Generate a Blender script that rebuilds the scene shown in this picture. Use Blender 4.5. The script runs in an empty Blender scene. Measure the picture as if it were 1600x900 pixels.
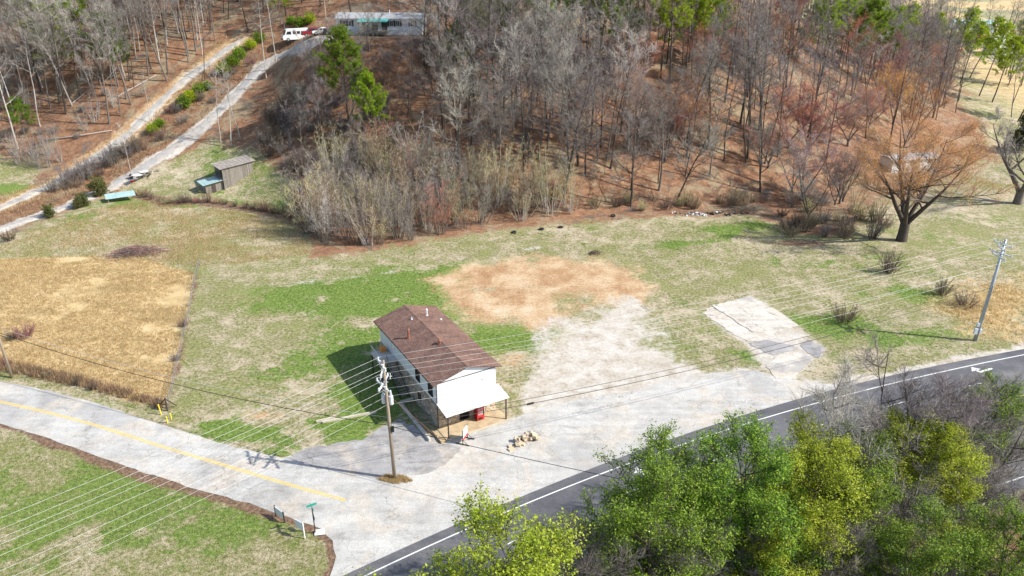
import bpy, math, random
import numpy as np
from mathutils import Vector, Matrix
R = math.radians
scene = bpy.context.scene
# ------------------------------------------------------------ camera, sky, sun, exposure
cam_d = bpy.data.cameras.new('camera'); cam = bpy.data.objects.new('camera', cam_d)
scene.collection.objects.link(cam); scene.camera = cam
cam.location = (0, 0, 49); cam.rotation_euler = (R(65), 0, 0)
cam_d.sensor_width = 36; cam_d.lens = 27; cam_d.clip_start = .5; cam_d.clip_end = 6000
SUN_EL = 40; to_sun = Vector((.978, -.209, 0)).normalized() * math.cos(R(SUN_EL)) + Vector((0, 0, math.sin(R(SUN_EL))))
world = bpy.data.worlds.new('World'); scene.world = world; world.use_nodes = True
wn = world.node_tree; wn.nodes.clear()
sky = wn.nodes.new('ShaderNodeTexSky'); sky.sky_type = 'NISHITA'; sky.sun_disc = False
sky.sun_elevation = R(SUN_EL); sky.sun_rotation = math.atan2(to_sun.x, to_sun.y); sky.air_density = 1.0; sky.dust_density = 1.2
bg = wn.nodes.new('ShaderNodeBackground'); bg.inputs['Strength'].default_value = .14
wo = wn.nodes.new('ShaderNodeOutputWorld')
wn.links.new(sky.outputs[0], bg.inputs[0]); wn.links.new(bg.outputs[0], wo.inputs[0])
sun_d = bpy.data.lights.new('sun', 'SUN'); sun_d.energy = 4.8; sun_d.angle = R(.5); sun_d.color = (1, .955, .88)
sun = bpy.data.objects.new('sun', sun_d); scene.collection.objects.link(sun)
sun.rotation_euler = to_sun.to_track_quat('Z', 'Y').to_euler()
vs = scene.view_settings; vs.view_transform = 'Standard'; vs.look = 'None'; vs.exposure = .5; vs.gamma = 1; vs.use_curve_mapping = False
# ------------------------------------------------------------ terrain height
# TERRAIN
_FX = np.array([-400, -150, -96, -60, -45, -20, 10, 44, 80, 120, 160, 400.])
_FY = np.array([175, 165, 156, 153, 142, 134, 137, 143, 156, 185, 230, 330.])
_AX = np.array([-400, 30, 60, 95, 130, 170, 400.])
_AY = np.array([1, 1, .85, .5, .2, .07, 0.])
_gx = np.arange(-420, 421, 2.0); _k = np.hanning(25); _k = _k / _k.sum()
def _sm(a): return np.convolve(np.pad(a, 12, 'edge'), _k, 'valid')
_gf = _sm(np.interp(_gx, _FX, _FY)); _ga = _sm(np.interp(_gx, _AX, _AY))
def hz(X, Y):
    X = np.asarray(X, float); Y = np.asarray(Y, float)
    d = np.maximum(Y - np.interp(X, _gx, _gf), 0)
    a = np.interp(X, _gx, _ga)
    h = 58 * a * (1 - np.exp(-(d / 75) ** 1.3))
    # a gentle natural roll behind the lot, none under the paved places
    k = np.clip((Y - 118) / 30, 0, 1)
    h = h + k * (.35 * np.sin(X * .11 + 1) * np.sin(Y * .13) + .2 * np.sin(X * .31) * np.sin(Y * .27 + 2))
    w = np.clip(2.0 - np.hypot((X + 29) / 15, (Y - 185.5) / 9), 0, 1); w = w * w * (3 - 2 * w)
    h = h * (1 - w) + 27.3 * w                 # level pad of the hilltop house
    far = np.clip((Y - 700) / 900, 0, 1)
    return h + 60 * far * far
# END TERRAIN
def gz(x, y): return float(hz(x, y))
# ------------------------------------------------------------ helpers
C = scene.collection
class MB:
    def __init__(s): s.v = []; s.f = []
    def add(s, vs, fs):
        n = len(s.v); s.v += [tuple(p) for p in vs]; s.f += [tuple(i + n for i in q) for q in fs]; return s
    def box(s, x0, x1, y0, y1, z0, z1, M=None):
        P = [(x, y, z) for z in (z0, z1) for x, y in ((x0, y0), (x1, y0), (x1, y1), (x0, y1))]
        if M is not None: P = [M @ Vector(p) for p in P]
        return s.add(P, [(3, 2, 1, 0), (4, 5, 6, 7), (0, 1, 5, 4), (1, 2, 6, 5), (2, 3, 7, 6), (3, 0, 4, 7)])
    def tube(s, path, rad, n=6, cap=True):
        path = [Vector(p) for p in path]; rad = rad if isinstance(rad, (list, tuple)) else [rad] * len(path)
        rings = []
        for i, p in enumerate(path):
            t = (path[min(i + 1, len(path) - 1)] - path[max(i - 1, 0)]).normalized()
            a = t.orthogonal().normalized() if i == 0 else (a - t * a.dot(t)).normalized()
            b = t.cross(a)
            rings.append([p + (a * math.cos(2 * math.pi * k / n) + b * math.sin(2 * math.pi * k / n)) * rad[i] for k in range(n)])
        F = []
        for i in range(len(path) - 1):
            for k in range(n): F.append((i * n + k, i * n + (k + 1) % n, (i + 1) * n + (k + 1) % n, (i + 1) * n + k))
        if cap: F.append(tuple(range(n))[::-1]); F.append(tuple((len(path) - 1) * n + k for k in range(n)))
        return s.add([q for r in rings for q in r], F)
    def prism(s, pts, axis, a, b):      # outline in a plane, extruded along axis 0/1/2
        def pt(p, h):
            q = list(p); q.insert(axis, h); return q
        n = len(pts)
        return s.add([pt(p, a) for p in pts] + [pt(p, b) for p in pts],
                     [tuple(range(n))[::-1], tuple(range(n, 2 * n))] + [(i, (i + 1) % n, n + (i + 1) % n, n + i) for i in range(n)])
    def build(s, name, mt, parent=None, smooth=False):
        me = bpy.data.meshes.new(name); me.from_pydata(s.v, [], s.f); me.update()
        import bmesh
        b = bmesh.new(); b.from_mesh(me); bmesh.ops.recalc_face_normals(b, faces=b.faces); b.to_mesh(me); b.free()
        return link(name, me, mt, parent, smooth)
def link(name, me, mt, parent=None, smooth=False):
    if mt is not None: me.materials.append(mt)
    if smooth: me.polygons.foreach_set('use_smooth', [True] * len(me.polygons))
    o = bpy.data.objects.new(name, me); C.objects.link(o)
    if parent is not None: o.parent = parent
    return o
def npmesh(name, V, F):                 # V (n,3), F (m,k) arrays
    V = np.asarray(V, np.float32); F = np.asarray(F, np.int32); k = F.shape[1]
    me = bpy.data.meshes.new(name); me.vertices.add(len(V)); me.vertices.foreach_set('co', V.ravel())
    me.loops.add(F.size); me.loops.foreach_set('vertex_index', F.ravel())
    me.polygons.add(len(F)); me.polygons.foreach_set('loop_start', np.arange(0, F.size, k, dtype=np.int32))
    me.update(calc_edges=True); return me
def tag(o, label=None, cat=None, group=None, kind=None):
    if label: o['label'] = label
    if cat: o['category'] = cat
    if group: o['group'] = group
    if kind: o['kind'] = kind
    return o
def empty(name, loc, rz=0, label=None, cat=None, group=None):
    o = bpy.data.objects.new(name, None); C.objects.link(o); o.location = loc; o.rotation_euler = (0, 0, rz); o.empty_display_size = .3
    return tag(o, label, cat, group)
def on(p, dz=0): return (p[0], p[1], gz(*p) + dz)
# ------------------------------------------------------------ materials
class NT:
    def __init__(s, name):
        s.m = bpy.data.materials.new(name); s.m.use_nodes = True; s.t = s.m.node_tree; s.t.nodes.clear()
        s.out = s.n('OutputMaterial'); s.b = s.n('BsdfPrincipled'); s.l(s.b.outputs[0], s.out.inputs[0])
    def n(s, k, **kw):
        q = s.t.nodes.new('ShaderNode' + k)
        for a, v in kw.items(): setattr(q, a, v)
        return q
    def l(s, a, b): s.t.links.new(a, b)
    def inp(s, sock, v):
        if isinstance(v, (int, float, tuple)): sock.default_value = v if not (isinstance(v, tuple) and len(v) == 3 and sock.type == 'RGBA') else v + (1,)
        else: s.l(v, sock)
    def pos(s): return s.n('NewGeometry').outputs['Position']
    def obj(s): return s.n('TexCoord').outputs['Object']
    def noise(s, vec, scale, detail=4, rough=.6, dist=0):
        q = s.n('TexNoise'); s.l(vec, q.inputs['Vector']); q.inputs['Scale'].default_value = scale; q.inputs['Detail'].default_value = detail
        q.inputs['Roughness'].default_value = rough; q.inputs['Distortion'].default_value = dist; return q.outputs[0]
    def mapv(s, vec, scale=(1, 1, 1), rot=(0, 0, 0)):
        q = s.n('Mapping'); s.l(vec, q.inputs[0]); q.inputs['Scale'].default_value = scale; q.inputs['Rotation'].default_value = rot; return q.outputs[0]
    def math(s, op, a, b=0, c=None, clamp=False):
        q = s.n('Math', operation=op, use_clamp=clamp); s.inp(q.inputs[0], a); s.inp(q.inputs[1], b)
        if c is not None: s.inp(q.inputs[2], c)
        return q.outputs[0]
    def rng(s, v, a, b, c=0, d=1):
        q = s.n('MapRange', interpolation_type='SMOOTHSTEP'); s.inp(q.inputs[0], v)
        for i, x in enumerate((a, b, c, d)): q.inputs[i + 1].default_value = x
        return q.outputs[0]
    def mix(s, f, a, b, mode='MIX'):
        q = s.n('Mix', data_type='RGBA', blend_type=mode); s.inp(q.inputs[0], f); s.inp(q.inputs[6], a); s.inp(q.inputs[7], b); return q.outputs[2]
    def ramp(s, v, stops):
        q = s.n('ValToRGB'); s.l(v, q.inputs[0]); e = q.color_ramp.elements
        while len(e) < len(stops): e.new(.5)
        for el, (p, c) in zip(e, stops): el.position = p; el.color = c + (1,)
        return q.outputs[0]
    def bump(s, h, strength=.5, dist=.05):
        q = s.n('Bump'); s.l(h, q.inputs['Height']); q.inputs['Strength'].default_value = strength; q.inputs['Distance'].default_value = dist
        s.l(q.outputs[0], s.b.inputs['Normal'])
    def fin(s, col, rough=.8, metal=0):
        s.inp(s.b.inputs['Base Color'], col); s.inp(s.b.inputs['Roughness'], rough); s.b.inputs['Metallic'].default_value = metal
        return s.m
def plain(name, c, rough=.7, var=.25, scale=3, metal=0, bump=0):
    t = NT(name); n = t.noise(t.obj(), scale, 5, .65)
    a = tuple(x * (1 - var) for x in c); b = tuple(min(1, x * (1 + var)) for x in c)
    if bump: t.bump(n, bump, .03)
    return t.fin(t.ramp(n, [(.3, a), (.7, b)]), rough, metal)
def island(name, stops, rough=.8, trans=0, objvar=0):
    """colour by loose piece (leaf, twig, stone) and a little by object"""
    t = NT(name); r = t.n('NewGeometry').outputs['Random Per Island']
    c = t.ramp(r, stops)
    if objvar:
        o = t.n('ObjectInfo').outputs['Random']; h = t.n('HueSaturation'); t.l(c, h.inputs['Color'])
        t.l(t.rng(o, 0, 1, .5 - objvar * .05, .5 + objvar * .04), h.inputs['Hue']); t.l(t.rng(t.math('FRACT', t.math('MULTIPLY', o, 7.3)), 0, 1, 1 - objvar * .45, 1 + objvar * .4), h.inputs['Value'])
        c = h.outputs[0]
    m = t.fin(c, rough)
    if trans:
        tr = t.n('BsdfTranslucent'); t.l(c, tr.inputs[0]); mx = t.n('MixShader'); mx.inputs[0].default_value = trans
        t.l(t.b.outputs[0], mx.inputs[1]); t.l(tr.outputs[0], mx.inputs[2]); t.l(mx.outputs[0], t.out.inputs[0])
    return m
def ground_material():
    t = NT('ground'); p = t.pos()
    A = t.n('Attribute', attribute_name='wa'); B = t.n('Attribute', attribute_name='wb')
    sa = t.n('SeparateColor'); sb = t.n('SeparateColor'); t.l(A.outputs['Color'], sa.inputs[0]); t.l(B.outputs['Color'], sb.inputs[0])
    big = t.noise(p, .09, 5, .6, .6); mid = t.noise(p, .45, 6, .68, .4); fine = t.noise(p, 2.6, 6, .72); grit = t.noise(p, 9, 4, .7)
    edge = t.noise(p, .8, 9, .72)
    def lay(c, w, col, k=.85, s=.13, e=edge):
        v = t.math('ADD', w, t.math('MULTIPLY', t.math('SUBTRACT', e, .5), k * 2))
        return t.mix(t.rng(v, .5 - s, .5 + s), c, col)
    mixed = t.math('MULTIPLY_ADD', fine, .55, t.math('MULTIPLY', mid, .45))
    mixed = t.math('MULTIPLY_ADD', big, .3, t.math('MULTIPLY', mixed, .7))
    straw = t.ramp(mixed, [(.38, (.17, .14, .075)), (.46, (.31, .26, .16)), (.54, (.44, .37, .25)), (.63, (.58, .50, .37))])
    olive = t.ramp(fine, [(.35, (.12, .13, .04)), (.5, (.23, .24, .08)), (.65, (.38, .36, .17))])
    c = t.mix(t.rng(mixed, .45, .55), olive, straw)
    green = t.ramp(fine, [(.33, (.055, .10, .015)), (.5, (.135, .215, .03)), (.66, (.29, .34, .09))])
    c = lay(c, sa.outputs[0], green, .9, .16)
    sedge = t.ramp(t.math('MULTIPLY_ADD', t.noise(t.mapv(p, (1, .35, 1)), 2.2, 8, .75), .4, t.math('MULTIPLY', t.noise(t.mapv(p, (.35, 1, 1), (0, 0, R(15))), .35, 7, .72, .4), .6)),
                   [(.34, (.24, .18, .08)), (.45, (.47, .34, .16)), (.54, (.62, .46, .23)), (.66, (.70, .58, .37))])
    c = lay(c, sa.outputs[1], sedge, .6)
    litter = t.ramp(t.math('MULTIPLY_ADD', grit, .45, t.math('MULTIPLY', t.noise(p, .8, 7, .75, .6), .55)),
                    [(.36, (.055, .03, .018)), (.45, (.175, .085, .045)), (.53, (.29, .15, .08)), (.60, (.40, .24, .135)), (.70, (.54, .39, .25))])
    litter = t.mix(t.rng(t.noise(p, .12, 6, .7, .8), .48, .62), litter, t.ramp(grit, [(.34, (.12, .085, .05)), (.5, (.30, .22, .13)), (.66, (.48, .39, .26))]))
    litter = t.mix(t.rng(t.noise(p, .2, 6, .7, .5), .55, .66), litter, t.ramp(grit, [(.35, (.05, .035, .028)), (.65, (.22, .17, .14))]))
    c = lay(c, sb.outputs[0], litter, .7)
    dirt = t.ramp(t.math('MULTIPLY_ADD', t.noise(p, .16, 8, .72, .3), .6, t.math('MULTIPLY', fine, .4)), [(.36, (.28, .15, .07)), (.45, (.42, .25, .125)), (.53, (.55, .39, .23)), (.62, (.66, .55, .40))])
    c = lay(c, sa.outputs[2], dirt, .75, .2)
    gravel = t.ramp(t.math('MULTIPLY_ADD', mid, .6, t.math('MULTIPLY', fine, .4)), [(.36, (.34, .28, .21)), (.46, (.50, .44, .36)), (.54, (.59, .55, .49)), (.64, (.68, .65, .60))])
    c = lay(c, sb.outputs[2], gravel, .7, .2)
    mud = t.ramp(fine, [(.35, (.07, .045, .028)), (.5, (.19, .115, .07)), (.66, (.34, .22, .14))])
    c = lay(c, sb.outputs[1], mud, .7)
    t.bump(t.math('MULTIPLY_ADD', fine, .6, grit), .9, .12)
    return t.fin(c, .95)
def asphalt(name, stops, crack=.5, stain=.5, scale=1.0, dust=0):
    t = NT(name); p = t.pos()
    big = t.noise(p, .16 * scale, 8, .66, .8); fine = t.noise(p, 6, 6, .75); strk = t.noise(t.mapv(p, (.10, 1.3, 1), (0, 0, R(-24))), .9, 6, .65); md = t.noise(p, 1.1, 7, .7)
    c = t.ramp(t.math('MULTIPLY_ADD', big, .5, t.math('MULTIPLY_ADD', strk, .28, t.math('MULTIPLY', md, .22))), stops)
    if dust: c = t.mix(t.math('MULTIPLY', t.rng(t.noise(p, .21, 8, .7, .8), .47, .62), dust), c, t.ramp(md, [(.35, (.42, .35, .27)), (.65, (.60, .53, .44))]))
    c = t.mix(.5, c, t.ramp(fine, [(.3, (.26, .26, .26)), (.7, (.76, .76, .76))]), 'OVERLAY')
    if crack:
        nz = t.n('TexNoise'); t.l(p, nz.inputs[0]); nz.inputs['Scale'].default_value = .7; nz.inputs['Detail'].default_value = 7
        for vs_, amp, w1, lo in ((.09, 3.6, .006, .40), (.30, 1.6, .010, .52)):
            v = t.n('TexVoronoi', feature='DISTANCE_TO_EDGE'); w = t.n('VectorMath', operation='ADD'); sc = t.n('VectorMath', operation='SCALE'); t.l(nz.outputs[1], sc.inputs[0]); sc.inputs['Scale'].default_value = amp
            t.l(p, w.inputs[0]); t.l(sc.outputs[0], w.inputs[1]); t.l(w.outputs[0], v.inputs['Vector']); v.inputs['Scale'].default_value = vs_
            m = t.math('MULTIPLY', t.rng(v.outputs['Distance'], .001, w1, 1, 0), t.rng(t.noise(p, .17 + vs_ * .3, 4), lo, lo + .14))
            c = t.mix(t.math('MULTIPLY', m, crack), c, (.11, .10, .09))
    if stain:
        c = t.mix(t.math('MULTIPLY', t.rng(t.noise(p, .38, 9, .74, .6), .57, .72), stain), c, (.16, .145, .13))
        c = t.mix(t.math('MULTIPLY', t.rng(t.noise(p, .09, 4, .5, .3), .56, .60), stain * .55), c, (.27, .265, .27))
    t.bump(fine, .35, .03)
    return t.fin(c, .9)
M = {}
M['ground'] = ground_material()
M['pale_asphalt'] = asphalt('pale_asphalt', [(.36, (.28, .27, .25)), (.47, (.42, .41, .385)), (.56, (.515, .505, .475)), (.66, (.59, .575, .535))], .5, .6, 1, .55)
M['lot_asphalt'] = asphalt('lot_asphalt', [(.36, (.15, .145, .14)), (.48, (.28, .27, .265)), (.62, (.43, .42, .41))], .8, .9, 2, .5)
M['dark_asphalt'] = asphalt('dark_asphalt', [(.36, (.07, .07, .08)), (.5, (.105, .105, .115)), (.64, (.17, .165, .165))], .4, .25)
M['gravel'] = asphalt('drive_gravel', [(.36, (.25, .235, .215)), (.5, (.40, .38, .355)), (.64, (.53, .51, .48))], 0, .5, 3, .7)
M['concrete'] = asphalt('old_concrete', [(.36, (.32, .28, .235)), (.46, (.49, .45, .39)), (.58, (.63, .59, .53))], .7, 1.0, 3, .5)
M['tan_concrete'] = plain('tan_concrete', (.48, .37, .23), .9, .25, 1.2)
def paint(name, c, base):
    t = NT(name); p = t.pos(); n = t.noise(p, 5, 7, .75); w = t.noise(p, .5, 4)
    k = t.rng(t.math('MULTIPLY_ADD', w, .6, t.math('MULTIPLY', n, .55)), .60, .74); return t.fin(t.mix(k, c, base), .7)
M['paint_white'] = paint('road_paint_white', (.74, .74, .72), (.22, .22, .22)); M['paint_yellow'] = paint('road_paint_yellow', (.78, .54, .10), (.42, .33, .16))
M['white'] = plain('white_siding', (.72, .73, .72), .6, .09, .8)
def siding(name, c):
    t = NT(name); o = t.obj(); w = t.n('TexWave', bands_direction='Z', wave_profile='SAW'); t.l(o, w.inputs[0]); w.inputs['Scale'].default_value = 2.4; w.inputs['Distortion'].default_value = 0
    n = t.noise(t.mapv(o, (1, 1, .12)), 2.2, 7, .7); c2 = t.mix(t.math('MULTIPLY', t.rng(n, .52, .72), .55), c, tuple(x * .62 for x in c)); c2 = t.mix(t.math('MULTIPLY', t.rng(w.outputs[1], 0, .12, 1, 0), .35), c2, tuple(x * .6 for x in c))
    t.bump(w.outputs[1], .5, .03); return t.fin(c2, .6)
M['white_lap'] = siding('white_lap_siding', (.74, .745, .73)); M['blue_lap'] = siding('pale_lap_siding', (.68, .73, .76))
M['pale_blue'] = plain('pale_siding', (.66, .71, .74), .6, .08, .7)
t_ = NT('porch_tin'); n_ = t_.noise(t_.mapv(t_.obj(), (1.2, .15, 1)), 1.6, 8, .72, .3); M['porch_tin'] = t_.fin(t_.ramp(n_, [(.34, (.52, .47, .42)), (.46, (.70, .69, .67)), (.7, (.78, .78, .77))]), .5)
M['trim'] = plain('dark_trim', (.06, .04, .035), .6, .3)
M['black'] = plain('black_metal', (.02, .02, .022), .5, .3)
M['rubber'] = plain('rubber', (.022, .022, .022), .9, .3)
M['glass'] = plain('dark_glass', (.03, .035, .045), .12, .2, 1)
M['steel'] = plain('galvanised_steel', (.42, .47, .52), .45, .15, 2, .4)
M['wire'] = plain('aluminium_wire', (.62, .62, .60), .5, .1, 1, .2)
M['insul'] = plain('grey_porcelain', (.62, .65, .68), .3, .15)
M['red'] = plain('red_panel', (.62, .03, .03), .4, .15, 2)
M['maroon'] = plain('maroon_paint', (.25, .02, .03), .3, .15, 2)
M['teal'] = plain('teal_awning', (.10, .45, .40), .6, .15, 1)
M['green_sign'] = plain('green_sign', (.02, .32, .23), .4, .1)
M['yellow'] = plain('yellow_pipe', (.78, .60, .05), .5, .12)
M['orange'] = plain('orange_plastic', (.75, .30, .06), .5, .12)
M['tinblue'] = plain('blue_green_tin', (.42, .60, .60), .45, .14, .9, .15)
M['rust'] = plain('rust_brown', (.24, .10, .06), .8, .35, 4)
M['greytin'] = plain('weathered_tin', (.38, .34, .30), .6, .4, 1.6, .1)
M['greyroof'] = plain('grey_shingle', (.34, .35, .36), .9, .25, 3)
def wood(name, a, b, sc=(1, 1, .12)):
    t = NT(name); n = t.noise(t.mapv(t.obj(), sc), 7, 6, .7); t.bump(n, .4, .02)
    r = t.n('NewGeometry').outputs['Random Per Island']
    c = t.mix(t.math('MULTIPLY', r, .5), t.ramp(n, [(.3, a), (.7, b)]), tuple(x * .55 for x in a)); return t.fin(c, .9)
M['pole'] = wood('weathered_pole', (.26, .19, .13), (.48, .40, .31))
M['plank'] = wood('grey_plank', (.19, .165, .14), (.42, .38, .33))
M['beam'] = wood('pale_beam', (.50, .44, .34), (.72, .66, .55), (.2, 1, 1))
def shingle():
    t = NT('brown_shingle'); o = t.obj(); q = t.n('TexBrick'); t.l(t.mapv(o, (1, 1, 1), (0, 0, R(90))), q.inputs['Vector'])
    q.inputs['Scale'].default_value = 1; q.inputs['Brick Width'].default_value = .33; q.inputs['Row Height'].default_value = .2
    q.inputs['Mortar Size'].default_value = .022; q.inputs['Mortar Smooth'].default_value = .3
    for i, c in enumerate(((.165, .092, .07, 1), (.25, .155, .12, 1), (.085, .05, .04, 1))): q.inputs[i + 1].default_value = c
    n = t.noise(t.mapv(o, (.35, 1.2, 1)), .9, 8, .7, .4); c = t.mix(.8, q.outputs[0], t.ramp(n, [(.3, (.26, .24, .24)), (.5, (.5, .48, .47)), (.7, (.76, .72, .68))]), 'OVERLAY')
    t.bump(q.outputs['Fac'], -.6, .03); return t.fin(c, .9)
M['shingle'] = shingle()
M['stone'] = island('field_stone', [(0, (.22, .16, .11)), (.25, (.42, .36, .29)), (.5, (.30, .24, .18)), (.75, (.52, .47, .40)), (1, (.36, .24, .15))], .9)
M['stone_pale'] = island('pale_stone', [(0, (.45, .33, .20)), (.4, (.62, .55, .44)), (.7, (.50, .38, .24)), (1, (.70, .66, .58))], .9)
M['mortar'] = plain('mortar', (.40, .33, .25), .95, .25, 3)
# vegetation
M['bark_grey'] = plain('bark_grey', (.16, .138, .12), .95, .35, 5, 0, .4)
M['bark_pale'] = plain('bark_pale', (.42, .39, .35), .95, .3, 5, 0, .4)
M['bark_dark'] = plain('bark_dark', (.07, .055, .045), .95, .4, 5, 0, .5)
def twig(name, a, b): return island(name, [(0, a), (1, b)], .9, 0, .7)
M['twig_grey'] = twig('twig_grey', (.13, .115, .10), (.36, .33, .30))
M['twig_pale'] = twig('twig_pale', (.27, .25, .215), (.56, .53, .47))
M['twig_mauve'] = twig('twig_mauve', (.12, .098, .095), (.32, .275, .265))
M['twig_olive'] = twig('twig_olive', (.28, .23, .11), (.62, .53, .31))
M['twig_orange'] = twig('twig_orange', (.34, .16, .075), (.54, .31, .17))
M['twig_red'] = twig('twig_red', (.24, .10, .085), (.44, .24, .20))
M['twig_dark'] = twig('twig_dark', (.12, .09, .06), (.28, .21, .15))
M['bud_orange'] = twig('bud_orange', (.55, .17, .06), (.62, .30, .13))
M['bud_red'] = twig('bud_red', (.42, .10, .08), (.60, .22, .15))
M['bud_pink'] = twig('bud_pink', (.50, .20, .13), (.66, .36, .26))
M['bud_straw'] = twig('bud_straw', (.50, .42, .16), (.66, .58, .28))
M['leaf_spring'] = island('leaf_spring', [(0, (.14, .21, .012)), (.35, (.34, .46, .02)), (.7, (.52, .62, .03)), (1, (.66, .68, .08))], .6, .5, .22)
M['leaf_green'] = island('leaf_green', [(0, (.05, .11, .012)), (.45, (.17, .32, .02)), (.8, (.30, .46, .03)), (1, (.48, .58, .06))], .6, .5, .22)
M['leaf_dark'] = island('leaf_dark', [(0, (.012, .03, .010)), (.6, (.035, .075, .02)), (1, (.10, .15, .03))], .6, .2, .5)
M['needle'] = island('needle', [(0, (.10, .17, .014)), (.4, (.30, .42, .022)), (.8, (.46, .58, .03)), (1, (.60, .66, .07))], .6, .55, .2)
M['needle_dark'] = island('needle_dark', [(0, (.06, .12, .014)), (.5, (.17, .29, .02)), (1, (.36, .46, .05))], .6, .5, .2)
M['cedar'] = island('cedar', [(0, (.03, .05, .012)), (.6, (.085, .115, .025)), (1, (.24, .20, .05))], .7, .2, .4)
M['dead_leaf'] = island('dead_leaf', [(0, (.20, .08, .03)), (1, (.48, .22, .09))], .8, .2, .3)
M['sedge'] = island('dry_sedge', [(0, (.34, .25, .11)), (.4, (.60, .44, .21)), (1, (.80, .68, .44))], .9, .6)
M['weed'] = island('dry_weed', [(0, (.16, .09, .05)), (.5, (.30, .19, .11)), (1, (.44, .33, .20))], .9, .2)
M['green_blade'] = island('green_blade', [(0, (.06, .12, .015)), (.5, (.15, .24, .035)), (.8, (.26, .32, .08)), (1, (.46, .42, .22))], .9, .4)
M['straw_blade'] = island('straw_blade', [(0, (.13, .15, .04)), (.35, (.25, .24, .09)), (.6, (.42, .36, .21)), (1, (.58, .50, .34))], .9, .4)
M['lawn_blade'] = island('lawn_blade', [(0, (.14, .20, .03)), (.35, (.24, .30, .06)), (.6, (.46, .41, .20)), (1, (.66, .58, .38))], .9, .45)
# ------------------------------------------------------------ ground
def sd_poly(X, Y, P):
    P = np.array(P, float); d = np.full(X.shape, 1e9); ins = np.zeros(X.shape, bool)
    for i in range(len(P)):
        a = P[i]; b = P[(i + 1) % len(P)]; e = b - a
        wx = X - a[0]; wy = Y - a[1]; t = np.clip((wx * e[0] + wy * e[1]) / (e @ e + 1e-9), 0, 1)
        d = np.minimum(d, np.hypot(wx - t * e[0], wy - t * e[1]))
        c = (a[1] <= Y) != (b[1] <= Y)
        with np.errstate(divide='ignore', invalid='ignore'): ins ^= c & (X < (e[0] * (Y - a[1]) / (e[1] if e[1] else 1e-9) + a[0]))
    return np.where(ins, d, -d)
def sd_line(X, Y, P):
    d = np.full(X.shape, 1e9)
    for a, b in zip(P[:-1], P[1:]):
        a = np.array(a); e = np.array(b) - a; t = np.clip(((X - a[0]) * e[0] + (Y - a[1]) * e[1]) / (e @ e + 1e-9), 0, 1)
        d = np.minimum(d, np.hypot(X - a[0] - t * e[0], Y - a[1] - t * e[1]))
    return d
def soft(sd, w): return np.clip(.5 + sd / (2 * w), 0, 1)
def smooth_line(P, n=8):
    P = [np.array(p, float) for p in P]; out = []
    for i in range(len(P) - 1):
        p0 = P[max(i - 1, 0)]; p1 = P[i]; p2 = P[i + 1]; p3 = P[min(i + 2, len(P) - 1)]
        for k in range(n):
            t = k / n; out.append(.5 * (2 * p1 + (p2 - p0) * t + (2 * p0 - 5 * p1 + 4 * p2 - p3) * t * t + (3 * p1 - p0 - 3 * p2 + p3) * t ** 3))
    return out + [P[-1]]
SEDGE = [(-89.84, 115.46), (-78.21, 117.08), (-70.03, 117.63), (-61.06, 116.54), (-50.17, 110.81), (-46.83, 100.67), (-43.03, 87.36), (-40.46, 78.04), (-39.12, 73.42), (-44.34, 75.00), (-51.05, 78.04), (-58.02, 80.96), (-69.44, 84.06)]
SEDGE2 = [(66.90, 107.41), (86.58, 113.62), (69.92, 87.36), (61.53, 86.51), (60.11, 90.86), (57.77, 98.57)]
LITTER = [(-33.40, 117.08), (-39.26, 134.65), (-43.16, 146.96), (-49.70, 151.37), (-54.39, 159.67), (-66.16, 166.31), (-74.54, 161.09), (-80.98, 155.80), (-87.26, 129.24), (-89.72, 125.67), (-99.20, 129.84), (-420, 175), (-420, 420), (260, 420), (150, 235), (100.53, 152.24), (76.45, 140.35), (56.13, 125.78), (50.16, 128.08), (45.95, 137.34), (23.91, 135.55), (11.77, 132.96), (-4.58, 128.61), (-13.34, 124.31), (-25.57, 118.19)]
MEADOW_W = [(-113.19, 151.48), (-124.18, 170.16), (-103.23, 162.80), (-100.46, 147.70)]
SHEDYARD = [(-80.18, 157.28), (-66.30, 166.83), (-54.18, 158.75), (-42.41, 148.47), (-40.63, 140.16), (-77.82, 148.73)]
DIRT = [(-10.70, 108.36), (-5.75, 115.46), (3.16, 116.54), (17.44, 117.08), (22.88, 105.54), (18.66, 100.67), (12.09, 100.24), (6.21, 94.59), (1.73, 91.77), (-3.47, 92.14), (-7.96, 96.95)]
GRAVEL = [(4.98, 90.86), (8.43, 94.59), (17.14, 99.82), (18.76, 96.55), (19.99, 86.51), (23.20, 81.27), (31.27, 80.66), (37.44, 78.32), (36.71, 76.36), (24.53, 69.93), (0.00, 65.36), (-0.56, 70.17), (0.15, 74.60), (3.25, 79.48), (3.71, 84.06)]
DRIVE = [(-92.70, 119.87), (-92.47, 130.21), (-89.32, 136.98), (-86.29, 145.19), (-84.15, 156.91), (-79.62, 161.59), (-73.72, 167.61), (-68.17, 173.92), (-63.58, 182.31), (-59.55, 188.39), (-55.05, 189.84), (-46.21, 180.25), (-41.26, 179.56)]
TRACK = [(-102.66, 135.12), (-99.31, 141.51), (-98.17, 152.80), (-95.30, 160.84), (-90.39, 166.14), (-85.80, 171.76), (-81.73, 179.82), (-76.60, 188.25), (-71.51, 195.25), (-68.04, 198.70)]
EDGE = [(-13.72, 47.02), (-8.85, 50.38), (-4.59, 53.18), (0.00, 56.11), (1.82, 57.26), (6.28, 60.24), (12.00, 63.03), (15.93, 65.03), (22.12, 68.10), (28.43, 71.27), (34.72, 73.94), (40.35, 76.08), (48.10, 79.04), (55.28, 81.72), (61.18, 83.75), (69.28, 86.35), (86.01, 91.04)]
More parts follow.
